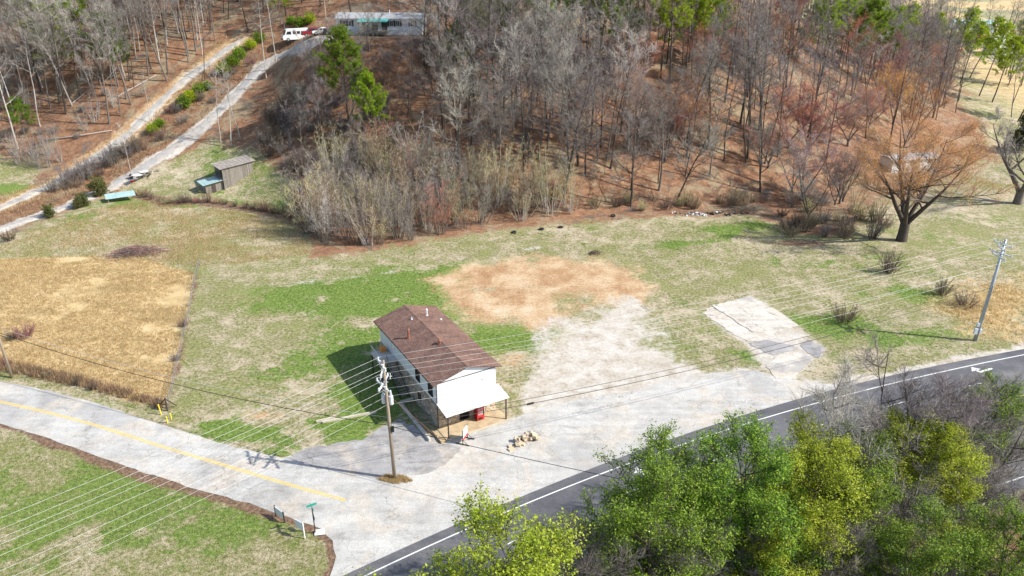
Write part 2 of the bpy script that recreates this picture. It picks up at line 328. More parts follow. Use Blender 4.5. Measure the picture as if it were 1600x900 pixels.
ASPH = [(-18.88, 44.71), (-16.25, 46.55), (-13.24, 48.70), (-10.44, 50.68), (-7.31, 52.78), (-2.96, 55.42), (0.00, 57.44), (6.35, 61.21), (14.55, 65.90), (21.61, 69.45), (28.97, 73.04), (35.35, 75.68), (41.70, 78.47), (45.79, 79.92), (53.70, 82.49), (60.68, 84.71), (70.13, 87.70), (86.98, 92.32)]
ROAD_UP = [(-72.98, 82.18), (-67.14, 80.51), (-61.30, 78.61), (-54.47, 76.63), (-47.52, 73.94), (-40.66, 70.78), (-35.97, 68.74), (-31.03, 66.46), (-26.48, 64.82), (-23.60, 63.97)]
ROAD_LO = [(-15.12, 45.03), (-15.21, 48.06), (-15.18, 50.23), (-15.86, 52.14), (-17.34, 53.67), (-20.62, 55.17), (-24.04, 56.73), (-30.98, 59.19), (-38.64, 62.42), (-44.47, 65.03), (-50.67, 67.82), (-56.06, 69.93), (-61.62, 72.02), (-67.44, 74.21)]
BANK = ROAD_LO[1:]
xs = np.concatenate([np.linspace(-1500, -260, 26)[:-1], np.linspace(-260, -100, 90)[:-1], np.arange(-100, 110, .5), np.linspace(110, 300, 90), np.linspace(300, 1500, 26)[1:]])
ys = np.concatenate([np.linspace(-300, 26, 12)[:-1], np.arange(26, 160, .5), np.arange(160, 270, 1), np.linspace(270, 2600, 60)])
GX, GY = np.meshgrid(xs, ys); GZ = hz(GX, GY)
vn = {}
def vnoise(X, Y, s, seed):                # smooth value noise
    r = np.random.RandomState(seed).rand(256, 256); x = X / s; y = Y / s; i = np.floor(x).astype(int); j = np.floor(y).astype(int)
    u = x - i; v = y - j; u = u * u * (3 - 2 * u); v = v * v * (3 - 2 * v)
    g = lambda a, b: r[a % 256, b % 256]
    return (g(i, j) * (1 - u) + g(i + 1, j) * u) * (1 - v) + (g(i, j + 1) * (1 - u) + g(i + 1, j + 1) * u) * v
def weights(X, Y):
    n1 = vnoise(X, Y, 9, 1); n2 = vnoise(X, Y, 3.5, 2); n3 = vnoise(X, Y, 22, 3)
    def blob(p, rx, ry, rot=0):
        c, s = math.cos(rot), math.sin(rot); dx = X - p[0]; dy = Y - p[1]
        return np.exp(-(((dx * c + dy * s) / rx) ** 2 + ((-dx * s + dy * c) / ry) ** 2))
    n4 = vnoise(X, Y, 1.4, 6); n5 = vnoise(X, Y, 5.5, 7); green = .10 + .26 * n3 + .3 * (n1 - .5) + .34 * (n2 - .5) + .2 * (n4 - .5)
    for p, rx, ry, rot, a in GREEN: green = green + a * blob(p, rx, ry, rot) * np.clip(.1 + .75 * n2 + .75 * n5 + .4 * (n4 - .5), 0, 1.1)
    for p, rx, ry, rot, a in STRAW: green = green - a * blob(p, rx, ry, rot) * (.7 + .5 * n2)
    sedge = np.maximum(soft(sd_poly(X, Y, SEDGE) + 1.5 * (n2 - .5), 1.6), soft(sd_poly(X, Y, SEDGE2) + 5 * (n2 - .5), 8) * .75)
    lit = soft(sd_poly(X, Y, LITTER) + 2.2 * (n2 - .5) + np.clip(X - 60, 0, 12) * (n1 - .5), 3.5 + np.clip((X - 60) * .3, 0, 9)) * (.72 + .28 * n1)
    lit = lit * (1 - soft(sd_poly(X, Y, MEADOW_W), 3)) * (1 - .85 * soft(sd_poly(X, Y, SHEDYARD), 3))
    nearside = sd_line(X, Y, EDGE); e = np.array(EDGE)
    below = (Y < np.interp(X, e[:, 0], e[:, 1])) & (nearside > 19.5)
    lit = np.where(below & (X > -8), .85, lit)
    valley = soft(X - 128 - .2 * (Y - 150), 25) * (Y > 160); lit = lit * (1 - valley); sedge = np.maximum(sedge, valley * .75 * (n3 > .3))
    dirt = soft(sd_poly(X, Y, DIRT) + 5 * (n2 - .5) + 3 * (n1 - .5) - .5, 5.5) * (.78 + .35 * n2) + .62 * blob((-27.76, 71.40), 3, 1.3) + .5 * blob((-22.70, 64.28), 3, .8) + .5 * blob((0.00, 84.06), 3, 4) + .4 * blob((42.23, 93.63), 2, 1)
    grav = soft(sd_poly(X, Y, GRAVEL) + 4 * (n2 - .5), 4.5) * (.75 + .4 * n2)
    grav = np.maximum(grav, .85 * soft(2.0 + 1.4 * (n2 - .5) - sd_line(X, Y, DRIVE), .9)); grav = np.maximum(grav, .8 * soft(1.5 + 1.4 * (n2 - .5) - sd_line(X, Y, TRACK), .9)); dr2 = soft(3.0 - sd_line(X, Y, TRACK), 1.2); dirt = np.maximum(dirt, dr2 * .9)
    grav = np.maximum(grav, .9 * (n2 - .1) * soft(.9 - np.abs(sd_line(X, Y, [(-45.74, 106.00), (-31.48, 107.41), (-20.11, 110.32), (-6.37, 117.63), (6.56, 121.93)])), 1))
    grav = np.maximum(grav, .78 * soft(sd_poly(X, Y, SLABS) + 1.5 * (n2 - .5), 1.5)); grav = np.maximum(grav, .7 * soft(1.3 + 1.5 * (n2 - .5) - sd_line(X, Y, ASPH), .8) * (X > 20))
    dirt = dirt * (.7 + .5 * n5)
    mud = .82 * soft(.95 + 1.0 * (n2 - .5) - sd_line(X, Y, BANK), .6) * (X < -8)
    for p, rx, ry, rot, a in MUD: mud = mud + a * blob(p, rx, ry, rot)
    mud = np.maximum(mud, .6 * soft(.45 + 1.0 * (n2 - .5) - sd_line(X, Y, FENL), .5)); hr = sd_line(X, Y, HEDGE); mud = np.maximum(mud, .7 * soft(2.2 - hr, 1.2))
    return [np.clip(w, 0, 1) for w in (green, sedge, dirt, lit, mud, grav)]
GREEN = [((-22.98, 103.95), 9, 6, .2, .75), ((-11.02, 109.82), 7, 4, .3, .6), ((-20.59, 84.06), 6, 8, -.4, .8), ((-16.93, 74.60), 4, 7, -.4, .75), ((-14.67, 98.57), 7, 7, 0, .45), ((31.21, 124.76), 9, 2.6, .35, 1.0), ((40.47, 130.31), 7, 2.2, .3, .9), ((11.53, 129.80), 9, 2, .1, .55), ((14.30, 122.75), 3, 2, 0, .7), ((48.44, 113.62), 10, 3, -.25, .7), ((56.50, 103.95), 7, 3, -.4, .75), ((43.63, 92.69), 6, 3, -.3, .95), ((28.69, 85.68), 2, 4, .6, .5), ((29.27, 94.59), 1.2, 7, .7, .6), ((-31.41, 69.57), 3, 1.2, 0, .9), ((-28.07, 67.82), 3, 1.2, 0, .9), ((-32.65, 100.67), 9, 6, 0, .35), ((-1.72, 90.86), 7, 3, 0, .6), ((0.85, 89.08), 5, 3, 0, .6), ((-66.71, 143.80), 14, 3, 0, .6), ((-73.48, 134.16), 12, 5, 0, .3), ((-38.47, 56.73), 26, 11, .4, .55), ((-19.72, 51.75), 5, 4, 0, .4), ((-41.11, 72.65), 5, 1, -.3, .3), ((-17.85, 124.87), 12, 2, .3, .35), ((-104.76, 152.90), 10, 4, 0, .7), ((50.72, 89.08), 10, 2, .2, .35), ((35.53, 84.06), 8, 2, .2, .25)]
STRAW = [((-34.35, 90.86), 5, 14, -.5, .3), ((-24.46, 75.27), 6, 5, 0, .35), ((38.80, 112.33), 16, 6, 0, .3), ((22.79, 128.02), 14, 4, 0, .3), ((-45.27, 123.35), 16, 7, 0, .35), ((-68.97, 117.63), 20, 4, 0, .35)]
MUD = [((49.71, 123.40), 7, 2.2, 0, .8), ((36.70, 139.16), 9, 2, 0, .7), ((60.00, 119.02), 5, 1.5, 0, .5), ((-16.23, 66.68), 2.2, .8, 0, .2), ((-15.46, 79.48), 2, 4, .6, .5), ((13.93, 119.03), 1.6, 1, 0, .6), ((45.68, 94.59), 2.6, 1.4, 0, .35), ((46.37, 90.86), 3, 1, .3, .55)]
SLABS = [(26.69, 96.95), (35.60, 102.83), (39.40, 93.07), (41.13, 86.51), (36.46, 80.96), (34.48, 78.61), (30.83, 79.19), (30.15, 86.51)]
FENL = [(-38.70, 72.40), (-40.23, 78.04), (-42.62, 86.51), (-45.45, 96.55), (-47.69, 103.95), (-49.48, 110.32), (-50.59, 114.40)]
HEDGE = [(-77.30, 151.92), (-68.24, 144.50), (-62.34, 145.61), (-52.33, 142.07), (-43.99, 138.82), (-37.72, 132.24)]
g_, s_, d_, l_, m_, v_ = weights(GX, GY)
ny, nx = GX.shape; idx = np.arange(nx * ny).reshape(ny, nx)
F = np.stack([idx[:-1, :-1], idx[:-1, 1:], idx[1:, 1:], idx[1:, :-1]], -1).reshape(-1, 4)
me = npmesh('ground', np.stack([GX, GY, GZ], -1).reshape(-1, 3), F)
for nm, ch in (('wa', (g_, s_, d_)), ('wb', (l_, m_, v_))):
    at = me.attributes.new(nm, 'FLOAT_COLOR', 'POINT'); at.data.foreach_set('color', np.stack([c.ravel() for c in ch] + [np.ones(nx * ny)], -1).astype(np.float32).ravel())
tag(link('ground', me, M['ground'], None, True), kind='structure')
# ------------------------------------------------------------ pavements
def ragged(P, step=.7, amp=.12, seed=0):
    r = random.Random(seed); out = []
    for i in range(len(P)):
        a = np.array(P[i], float); b = np.array(P[(i + 1) % len(P)], float); L = np.linalg.norm(b - a); n = max(1, int(L / step))
        t = (b - a) / (L + 1e-9); nrm = np.array([-t[1], t[0]])
        for k in range(n): out.append(a + (b - a) * k / n + nrm * r.uniform(-amp, amp) * (1 if k else .3))
    return out
def sheet(name, P, z, mt, thick=.05, parent=None, kind='structure'):
    from mathutils.geometry import tessellate_polygon
    n = len(P); tri = tessellate_polygon([[Vector((p[0], p[1], 0)) for p in P]])
    V = [(p[0], p[1], z) for p in P] + [(p[0], p[1], z - thick) for p in P]
    o = MB().add(V, [tuple(t) for t in tri] + [(i, (i + 1) % n, n + (i + 1) % n, n + i) for i in range(n)]).build(name, mt, parent)
    if kind and parent is None: tag(o, kind=kind)
    return o
def strip(P, off0, off1, z, mb=None, s0=None, s1=None):     # ribbon beside a polyline, offset to its right
    mb = mb or MB(); P = [np.array(p, float) for p in P]; L = [0]
    for a, b in zip(P[:-1], P[1:]): L.append(L[-1] + np.linalg.norm(b - a))
    if s0 is not None:
        ss = np.linspace(s0, s1, max(2, int((s1 - s0) / 1.5))); P2 = np.array(P); P = [np.array([np.interp(s, L, P2[:, 0]), np.interp(s, L, P2[:, 1])]) for s in ss]
    V = []; n = len(P)
    for i in range(n):
        t = P[min(i + 1, n - 1)] - P[max(i - 1, 0)]; t = t / np.linalg.norm(t); r = np.array([t[1], -t[0]])
        a = P[i] + r * off0; b = P[i] + r * off1; V += [(a[0], a[1], z), (b[0], b[1], z)]
    return mb.add(V, [(2 * i, 2 * i + 1, 2 * i + 3, 2 * i + 2) for i in range(n - 1)])
def fair(P, deg, step=2.0):
    P = np.array(P); q = np.polyfit(P[:, 0], P[:, 1], deg); x = np.arange(P[0, 0], P[-1, 0] + step, step); return [np.array([a, np.polyval(q, a)]) for a in x]
edge_s = fair(EDGE, 3)
asph_s = fair(ASPH, 4)
# the carriageway: far border where the dark surface starts, near border 19 m from the edge line
near = []
for i, p in enumerate(edge_s):
    t = edge_s[min(i + 1, len(edge_s) - 1)] - edge_s[max(i - 1, 0)]; t = t / np.linalg.norm(t); near.append(p + np.array([t[1], -t[0]]) * 19.3)
hw = sheet('highway', [tuple(p) for p in asph_s] + [tuple(p) for p in near[::-1]], .034, M['dark_asphalt'], .08)
strip(edge_s, -.07, .07, .04).build('edge_line', M['paint_white'], hw)
Ltot = sum(np.linalg.norm(b - a) for a, b in zip(edge_s[:-1], edge_s[1:]))
for off in (3.55, 14.35):
    for s in np.arange(1.5, Ltot - 4, 12.2):
        strip(edge_s, off - .06, off + .06, .04, None, s, s + 3.05).build('lane_dash', M['paint_white'], hw)
for off in (7.15, 10.9):
    sgn = -1 if off < 9 else 1
    strip(edge_s, off - .06, off + .06, .04).build('yellow_line', M['paint_yellow'], hw)
    for s in np.arange(.5, Ltot - 4, 12.2):
        o2 = off - sgn * .28
        strip(edge_s, o2 - .06, o2 + .06, .04, None, s, s + 3.05).build('yellow_dash', M['paint_yellow'], hw)
strip(edge_s, 17.9, 18.04, .04).build('edge_line', M['paint_white'], hw)
def arrow(p, ang):
    m = MB(); c, s = math.cos(ang), math.sin(ang)
    T = lambda q: (p[0] + q[0] * c - q[1] * s, p[1] + q[0] * s + q[1] * c, .04)
    m.add([T(q) for q in ((1.5, -.16), (1.5, .16), (-.5, .16), (-.7, -.16))], [(0, 1, 2, 3)])
    m.add([T(q) for q in ((-.5, .16), (-.42, .62), (-.95, .5), (-.7, -.16))], [(0, 1, 2, 3)])
    m.add([T(q) for q in ((.05, .45), (-.55, 1.25), (-1.45, .5))], [(0, 1, 2)])
    m.build('turn_arrow', M['paint_white'], hw)
arrow((13.59, 61.61), R(29)); arrow((57.78, 80.96), R(24))
APRON = ROAD_UP + [(-21.72, 64.28), (-19.65, 65.36), (-15.99, 65.36), (-12.69, 65.58), (-10.02, 65.58), (-7.38, 66.01), (-6.76, 66.68), (-0.56, 70.29), (0.85, 71.40), (3.64, 73.42), (7.74, 74.74), (15.03, 76.63), (19.27, 79.19), (24.20, 80.51), (29.88, 81.27), (32.07, 79.48), (37.34, 78.04), (41.58, 78.18)] + \
    [(35.20, 75.27), (28.85, 72.65), (21.53, 69.10), (14.49, 65.58), (6.33, 60.92), (0.00, 57.08), (-2.94, 55.08), (-7.28, 52.46), (-10.40, 50.38), (-13.19, 48.41), (-15.78, 46.82)] + ROAD_LO[1:]
apr = ragged(APRON, .8, .10, 3)
sheet('side_road', apr, .026, M['pale_asphalt'], .08)
LOT = [(-22.79, 63.86), (-21.45, 65.36), (-18.84, 66.24), (-15.93, 66.91), (-13.96, 69.57), (-12.59, 70.78), (-9.68, 68.74), (-7.54, 66.24), (-5.34, 65.58), (-6.50, 63.24), (-8.89, 61.21), (-12.58, 60.43), (-16.51, 61.21), (-19.96, 62.42)]
sheet('parking_lot', ragged(LOT, .6, .25, 5), .031, M['lot_asphalt'], .08)
mid_s = smooth_line([(-69.41, 77.05), (-64.08, 75.81), (-58.64, 74.21), (-51.95, 72.02), (-45.37, 69.57), (-36.87, 65.90), (-29.08, 62.72), (-21.84, 59.76), (-15.77, 57.44)], 5)
yl = MB(); strip(mid_s, -.17, -.06, .033, yl); strip(mid_s, .06, .17, .033, yl)
tag(yl.build('centre_line', M['paint_yellow']), kind='structure')
# old concrete slabs of a vanished building, each with its own joint
sl = sheet('concrete_slab', ragged([(28.71, 98.98), (35.13, 102.18), (37.82, 96.95), (39.09, 92.69), (34.57, 91.58), (32.34, 91.04)], .5, .16, 8), .075, M['concrete'], .1)
sheet('slab_panel', ragged([(26.87, 96.55), (28.48, 98.78), (32.12, 90.86), (32.81, 88.56), (30.92, 88.38), (29.82, 89.96)], .5, .18, 9), .05, M['concrete'], .1, sl)
sheet('slab_panel', ragged([(30.99, 88.04), (33.25, 88.90), (36.07, 87.70), (36.76, 86.51), (33.36, 84.87), (32.53, 85.36)], .5, .18, 10), .045, M['lot_asphalt'], .1, sl)
sheet('slab_panel', ragged([(31.54, 82.34), (33.71, 84.71), (36.94, 85.85), (37.95, 84.06), (36.17, 81.72), (34.33, 79.77), (34.24, 79.04), (31.75, 79.19)], .5, .18, 11), .055, M['concrete'], .1, sl)
sheet('slab_panel', ragged([(37.45, 87.36), (39.05, 89.08), (40.47, 86.51), (38.76, 84.06), (37.76, 85.36)], .5, .15, 12), .04, M['lot_asphalt'], .1, sl)
# gravel drive and two-track draped on the hill
def drape(name, P, w, mt, dz, seed):
    r = random.Random(seed); P = smooth_line(P, 14); V = []; k = 7
    for i, p in enumerate(P):
        t = P[min(i + 1, len(P) - 1)] - P[max(i - 1, 0)]; t = t / np.linalg.norm(t); n = np.array([-t[1], t[0]])
        wl = w * r.uniform(.7, 1.12); wr = w * r.uniform(.7, 1.12)
        for j in range(k):
            u = j / (k - 1); q = p + n * (-wl + (wl + wr) * u); V.append((q[0], q[1], gz(q[0], q[1]) + (dz if 0 < j < k - 1 else -.15)))
    me = npmesh(name, V, [(i * k + j, i * k + j + 1, (i + 1) * k + j + 1, (i + 1) * k + j) for i in range(len(P) - 1) for j in range(k - 1)])
    tag(link(name, me, mt, None, True), kind='structure')
drape('gravel_drive', DRIVE, 1.55, M['gravel'], .14, 1)
drape('gravel_track', TRACK, 1.15, M['gravel'], .14, 2)


# ------------------------------------------------------------ the store building
B0 = (-7.93, 68.99); BA = R(30.2); BW, BL, HE, HR = 7.1, 16.5, 5.76, 6.9
bld = empty('store_building', (B0[0], B0[1], 0), BA, 'two-storey building with brown shingle gable roof, white upper floor and stone base', 'building')
ZS = 2.95                                    # top of the stone storey
def wall_open(mb, axis, pos0, pos1, a0, a1, z0, z1, holes):
    """a wall slab with rectangular openings; axis 0: runs along x, 1: runs along y"""
    cuts = sorted(set([a0, a1] + [h[0] for h in holes] + [h[1] for h in holes]))
    for a, b in zip(cuts[:-1], cuts[1:]):
        zs = [(z0, z1)]
        for h in holes:
            if h[0] < (a + b) / 2 < h[1]:
                zs = [q for zz in zs for q in ((zz[0], h[2]), (h[3], zz[1])) if q[1] > q[0] + 1e-4]
        for c, d in zs:
            if axis == 0: mb.box(a, b, pos0, pos1, c, d)
            else: mb.box(pos0, pos1, a, b, c, d)
side_holes = [(1.1, 2.35, ZS + .35, 5.15), (4.5, 5.75, ZS + .35, 5.15), (11.9, 12.8, ZS + .12, 5.1)]
w = MB(); wall_open(w, 1, 0, .18, 0, BL, ZS, HE, side_holes); w.build('side_wall', M['blue_lap'], bld)
w = MB(); w.box(BW - .18, BW, 0, BL, ZS, HE); w.build('side_wall', M['blue_lap'], bld)
w = MB(); wall_open(w, 0, .0, .18, .18, BW - .18, ZS, HE - .1, [(4.95, 5.55, 4.35, 4.7)]); w.build('front_wall', M['white_lap'], bld)
w = MB(); w.box(.18, BW - .18, BL - .18, BL, ZS, HE); w.build('rear_wall', M['blue_lap'], bld)
w = MB()
for y in (.0, BL - .16): MB().prism([(.05, HE - .1), (BW - .05, HE - .1), (BW / 2, HR - .16)], 1, y + .004, y + .15).build('gable', M['pale_blue'], bld)
w = MB(); w.box(.05, BW - .05, -.05, .0, HE - .13, HE - .06); w.build('gable_trim', M['trim'], bld)
# roof: two sloping slabs, ridge cap and fascia
for sgn in (-1, 1):
    xr = BW / 2; xe = -.58 if sgn < 0 else BW + .58
    sl_ = (HR - HE) / (BW / 2 + .58)
    m = MB(); m.add([(xe, -.33, HE), (xr, -.33, HR), (xr, BL + .33, HR), (xe, BL + .33, HE), (xe, -.33, HE - .1), (xr, -.33, HR - .1), (xr, BL + .33, HR - .1), (xe, BL + .33, HE - .1)],
                    [(0, 1, 2, 3), (7, 6, 5, 4), (0, 4, 5, 1), (2, 6, 7, 3), (3, 7, 4, 0)])
    rf = m.build('roof', M['shingle'], bld)
    m = MB(); m.box(xe - .03, xe + .0, -.34, BL + .34, HE - .17, HE - .02); m.build('fascia', M['trim'], rf)
m = MB(); m.prism([(BW / 2 - .16, HR - .03), (BW / 2, HR + .035), (BW / 2 + .16, HR - .03)], 1, -.34, BL + .34); m.build('ridge_cap', M['shingle'], bld)
def rz_(x): return HE + (HR - HE) * (1 - abs(x - BW / 2) / (BW / 2 + .58))
def pipe(x, y, r, h, mt, cap=0, name='vent_pipe'):
    m = MB(); z = rz_(x); m.tube([(x, y, z - .1), (x, y, z + h)], r, 10)
    if cap: m.tube([(x, y, z + h + .03), (x, y, z + h + .06), (x, y, z + h + .2)], [cap, cap, cap * .3], 10)
    m.tube([(x, y, z - .02), (x, y, z + .05)], r * 2, 8); m.build(name, M[mt], bld)
pipe(5.1, 13.6, .09, .75, 'white', .14); pipe(2.9, 13.1, .07, .3, 'insul'); pipe(6.4, 12.4, .08, .14, 'insul'); pipe(1.1, 9.9, .13, 1.0, 'rust', .2, 'flue'); pipe(3.2, 5.9, .13, .35, 'rust', .24, 'turbine_vent')
# stone storey: core wall with mortar, every stone a shape of its own
core = MB(); core.box(.06, .3, .06, BL - .06, 0, ZS); core.box(BW - .3, BW - .06, .06, BL - .06, 0, ZS); core.box(.3, BW - .3, BL - .3, BL - .06, 0, ZS)
wall_open(core, 0, .06, .3, .3, BW - .3, 0, ZS, [(2.6, 3.7, 0, 2.1), (.7, 1.9, 1.1, 1.75), (5.2, 6.5, 1.5, 2.1)])
core.box(.3, BW - .3, 2.2, 2.3, 0, ZS); cw = core.build('stone_wall', M['mortar'], bld)
def stones(mb, seed, a0, a1, z0, z1, place, holes=(), size=.42):
    r = random.Random(seed); z = z0
    while z < z1 - .05:
        h = min(r.uniform(.6, 1.05) * size, z1 - z); a = a0 - r.uniform(0, .3)
        while a < a1:
            wd = r.uniform(.7, 1.7) * size; b = min(a + wd, a1); aa = max(a, a0)
            if b - aa > .08 and not any(hh[0] < b - .03 and hh[1] > aa + .03 and hh[2] < z + h - .03 and hh[3] > z + .03 for hh in holes):
                j = lambda: r.uniform(0, .05)
                q = [(aa + j(), z + j()), (b - j(), z + j()), (b - j(), z + h - j()), (aa + j(), z + h - j())]; d = r.uniform(.05, .12)
                ca = (aa + b) / 2; cz = z + h / 2
                inner = [(ca + (u - ca) * .8, cz + (v - cz) * .8) for u, v in q]
                mb.add([place(u, v, 0) for u, v in q] + [place(u, v, d) for u, v in inner], [(4, 5, 6, 7), (0, 1, 5, 4), (1, 2, 6, 5), (2, 3, 7, 6), (3, 0, 4, 7)])
            a = b
        z += h
m = MB(); stones(m, 1, 0, BL, 0, ZS, lambda u, v, d: (.06 - d, u, v), [(4.6, 5.3, .9, 1.8)]); stones(m, 2, 0, BL, 0, ZS, lambda u, v, d: (BW - .06 + d, u, v))
tag(m.build('stone_facing', M['stone'], cw), kind='stuff')
m = MB(); stones(m, 3, .02, BW - .02, 0, ZS, lambda u, v, d: (u, .06 - d, v), [(2.6, 3.7, 0, 2.1), (.7, 1.9, 1.1, 1.75), (5.2, 6.5, 1.5, 2.1)]); tag(m.build('stone_facing', M['stone_pale'], cw), kind='stuff')
def window(parent, M4, w_, h_, name='window', frame='white', cols=2, rows=1, fd=.06):
    """window in local xz-plane at matrix M4, outer side -y"""
    g = MB().box(-w_ / 2 + .03, w_ / 2 - .03, .04, .06, .03, h_ - .03, M4).build(name, M['glass'], parent)
    f = MB()
    for x0, x1, z0, z1 in ((-w_ / 2, w_ / 2, 0, .06), (-w_ / 2, w_ / 2, h_ - .06, h_), (-w_ / 2, -w_ / 2 + .06, .06, h_ - .06), (w_ / 2 - .06, w_ / 2, .06, h_ - .06)): f.box(x0, x1, -fd, .05, z0, z1, M4)
    for k in range(1, cols): x = -w_ / 2 + w_ * k / cols; f.box(x - .025, x + .025, -.02, .035, .06, h_ - .06, M4)
    for k in range(1, rows): z = h_ * k / rows; f.box(-w_ / 2 + .06, w_ / 2 - .06, -.018, .033, z - .02, z + .02, M4)
    f.build('frame', M[frame], g); return g
Lm = lambda y, z: Matrix.Translation((.02, y, z)) @ Matrix.Rotation(R(-90), 4, 'Z')
for y0, y1, z0, z1 in side_holes[:2]: window(bld, Lm((y0 + y1) / 2, z0), y1 - y0, z1 - z0, 'window', 'trim', 2)
d_ = MB().box(-.43, .43, .03, .07, 0, 1.95, Lm(12.35, ZS + .13)).build('upper_door', M['white'], bld); MB().box(.3, .36, -.04, .03, .9, .98, Lm(12.35, ZS + .13)).build('door_handle', M['black'], d_)
window(bld, Lm(4.95, .95), .66, .82, 'basement_window', 'trim', 1)
Fm = lambda x, z: Matrix.Translation((x, .08, z))
window(bld, Fm(5.25, 4.36), .58, .32, 'wall_vent', 'insul', 1, 4); window(bld, Fm(1.3, 1.1), 1.18, .64, 'window', 'trim', 3); window(bld, Fm(5.85, 1.5), 1.28, .6, 'window', 'trim', 2)
d_ = MB().box(2.66, 3.64, .2, .25, .02, 2.06).build('front_door', M['black'], bld); MB().box(3.5, 3.56, .13, .2, .95, 1.1).build('door_handle', M['steel'], d_)
f = MB(); f.box(2.55, 2.62, .03, .2, 0, 2.12); f.box(3.68, 3.75, .03, .2, 0, 2.12); f.box(2.62, 3.68, .03, .2, 2.05, 2.12); f.build('frame', M['trim'], d_)
m = MB(); m.tube([(-.1, -.1, 0), (-.1, -.1, HE - .1)], .06, 6); m.build('downspout', M['trim'], bld)
# front porch
ps = MB().box(-.25, BW + .3, -2.45, -.02, .02, .16).build('porch_slab', M['tan_concrete'], bld)
MB().box(-.3, BW + .35, -2.56, -2.45, .0, .2).build('porch_kerb', M['beam'], ps)
pr = MB(); pr.add([(-.2, .0, 3.36), (BW + .3, .0, 3.36), (BW + .3, -2.5, 3.02), (-.2, -2.5, 3.02), (-.2, .0, 3.28), (BW + .3, .0, 3.28), (BW + .3, -2.5, 2.94), (-.2, -2.5, 2.94)],
                  [(0, 1, 2, 3), (7, 6, 5, 4), (0, 3, 7, 4), (1, 5, 6, 2), (2, 6, 7, 3), (0, 4, 5, 1)])
prf = pr.build('porch_roof', M['porch_tin'], bld)
r_ = MB()
for k in range(1, 12): x = -.2 + (BW + .5) * k / 12; r_.box(x - .012, x + .012, -2.5, 0, 0, .018, Matrix.Translation((0, 0, 3.365)) @ Matrix.Rotation(math.atan2(.34, 2.5), 4, 'X'))
r_.build('roof_rib', M['white'], prf)
MB().box(-.2, BW + .3, -.03, .0, 3.37, 3.42).build('flashing', M['insul'], prf)
for x in (.1, BW): MB().box(x - .06, x + .06, -2.32, -2.2, .16, 2.95).build('porch_post', M['trim'], bld)
MB().box(.1, BW, -2.3, -2.22, 2.78, 2.94).build('porch_beam', M['trim'], bld)
m = MB(); m.box(-.9, -.3, -2.6, -.3, .02, .1); m.box(-.95, -.85, -2.6, -.3, .1, .3, Matrix.Identity(4)); m.build('porch_ramp', M['tan_concrete'], bld)
# landing and stairs on the shaded side
m = MB(); m.box(-2.1, -.02, 11.2, 14.4, ZS - .12, ZS + .02); ld = m.build('landing', M['concrete'], bld)
for x, y in ((-2.0, 11.3), (-2.0, 14.3)): MB().box(x - .06, x + .06, y - .06, y + .06, 0, ZS - .12).build('landing_post', M['trim'], bld)
m = MB()
for y in np.arange(11.25, 14.4, .4): m.box(-2.06, -2.02, y - .02, y + .02, ZS + .02, ZS + .95)
m.box(-2.07, -2.0, 11.2, 14.4, ZS + .95, ZS + 1.0); m.build('railing', M['insul'], ld)
st = empty('stairs', (0, 0, 0)); st.parent = bld
for k in range(13):
    z = ZS - .14 - k * .21; y = 11.05 - k * .28; MB().box(-1.25, -.22, y - .15, y + .13, z - .05, z).build('tread', M['plank'], st)
for x in (-1.3, -.2):
    m = MB(); m.add([(x - .03, 11.2, ZS - .4), (x + .03, 11.2, ZS - .4), (x + .03, 11.2, ZS - .12), (x - .03, 11.2, ZS - .12), (x - .03, 7.5, .0), (x + .03, 7.5, .0), (x + .03, 7.5, .2), (x - .03, 7.5, .2)], [(0, 1, 2, 3), (4, 7, 6, 5), (0, 4, 5, 1), (1, 5, 6, 2), (2, 6, 7, 3), (3, 7, 4, 0)]); m.build('stringer', M['black'], st)
m = MB(); m.tube([(-1.3, 11.2, ZS + .9), (-1.3, 7.5, 1.05)], .03, 6)
for k in range(5): y = 11.1 - k * .9; z = ZS - (11.2 - y) * .79; m.tube([(-1.3, y, z - .1), (-1.3, y, z + .9)], .02, 5)
m.build('handrail', M['black'], st)
def bl(u, v, z=0): return (B0[0] + u * math.cos(BA) - v * math.sin(BA), B0[1] + u * math.sin(BA) + v * math.cos(BA), z)
kw = MB().box(-1.9, -1.65, -1.6, 6.6, 0, .38).box(-1.68, -.2, 6.35, 6.6, 0, .375).build('retaining_kerb', M['concrete']); kw.location = bl(0, 0); kw.rotation_euler = (0, 0, BA)
tag(kw, 'low concrete kerb wall along the shaded side of the brown-roofed building', 'kerb')
o = MB().box(-.3, .3, -.3, .3, 0, .45).box(-.33, .33, -.33, .33, .45, .52).box(-.33, .33, -.33, .33, .2, .24).build('orange_crate', M['orange']); o.location = bl(-.7, 14.0, ZS + .02); o.rotation_euler = (0, 0, BA)
tag(o, 'orange crate on the landing behind the brown-roofed building', 'crate')
# vending machine on the porch
vm = empty('vending_machine', bl(4.55, -.75, .16), BA, 'red drinks vending machine under the white porch roof', 'vending machine')
MB().box(-.45, .45, -.38, .4, .08, 1.83).build('cabinet', M['maroon'], vm)
MB().box(-.42, .42, -.42, -.38, .12, 1.80).build('front_panel', M['red'], vm)
m = MB()
for i in range(4):
    for j in range(3): m.tube([(-.26 + i * .15, -.44, .78 + j * .32), (-.26 + i * .15, -.44, .95 + j * .32), (-.26 + i * .15, -.44, 1.0 + j * .32)], [.04, .04, .018], 6)
m.build('bottle_picture', M['white'], vm)
MB().box(.25, .38, -.45, -.42, .7, 1.3).build('coin_panel', M['black'], vm); MB().box(-.3, .2, -.45, -.42, .2, .45).build('delivery_flap', M['black'], vm)
for x in (-.38, .38): MB().box(x - .04, x + .04, -.3, .3, 0, .08).build('foot', M['black'], vm)
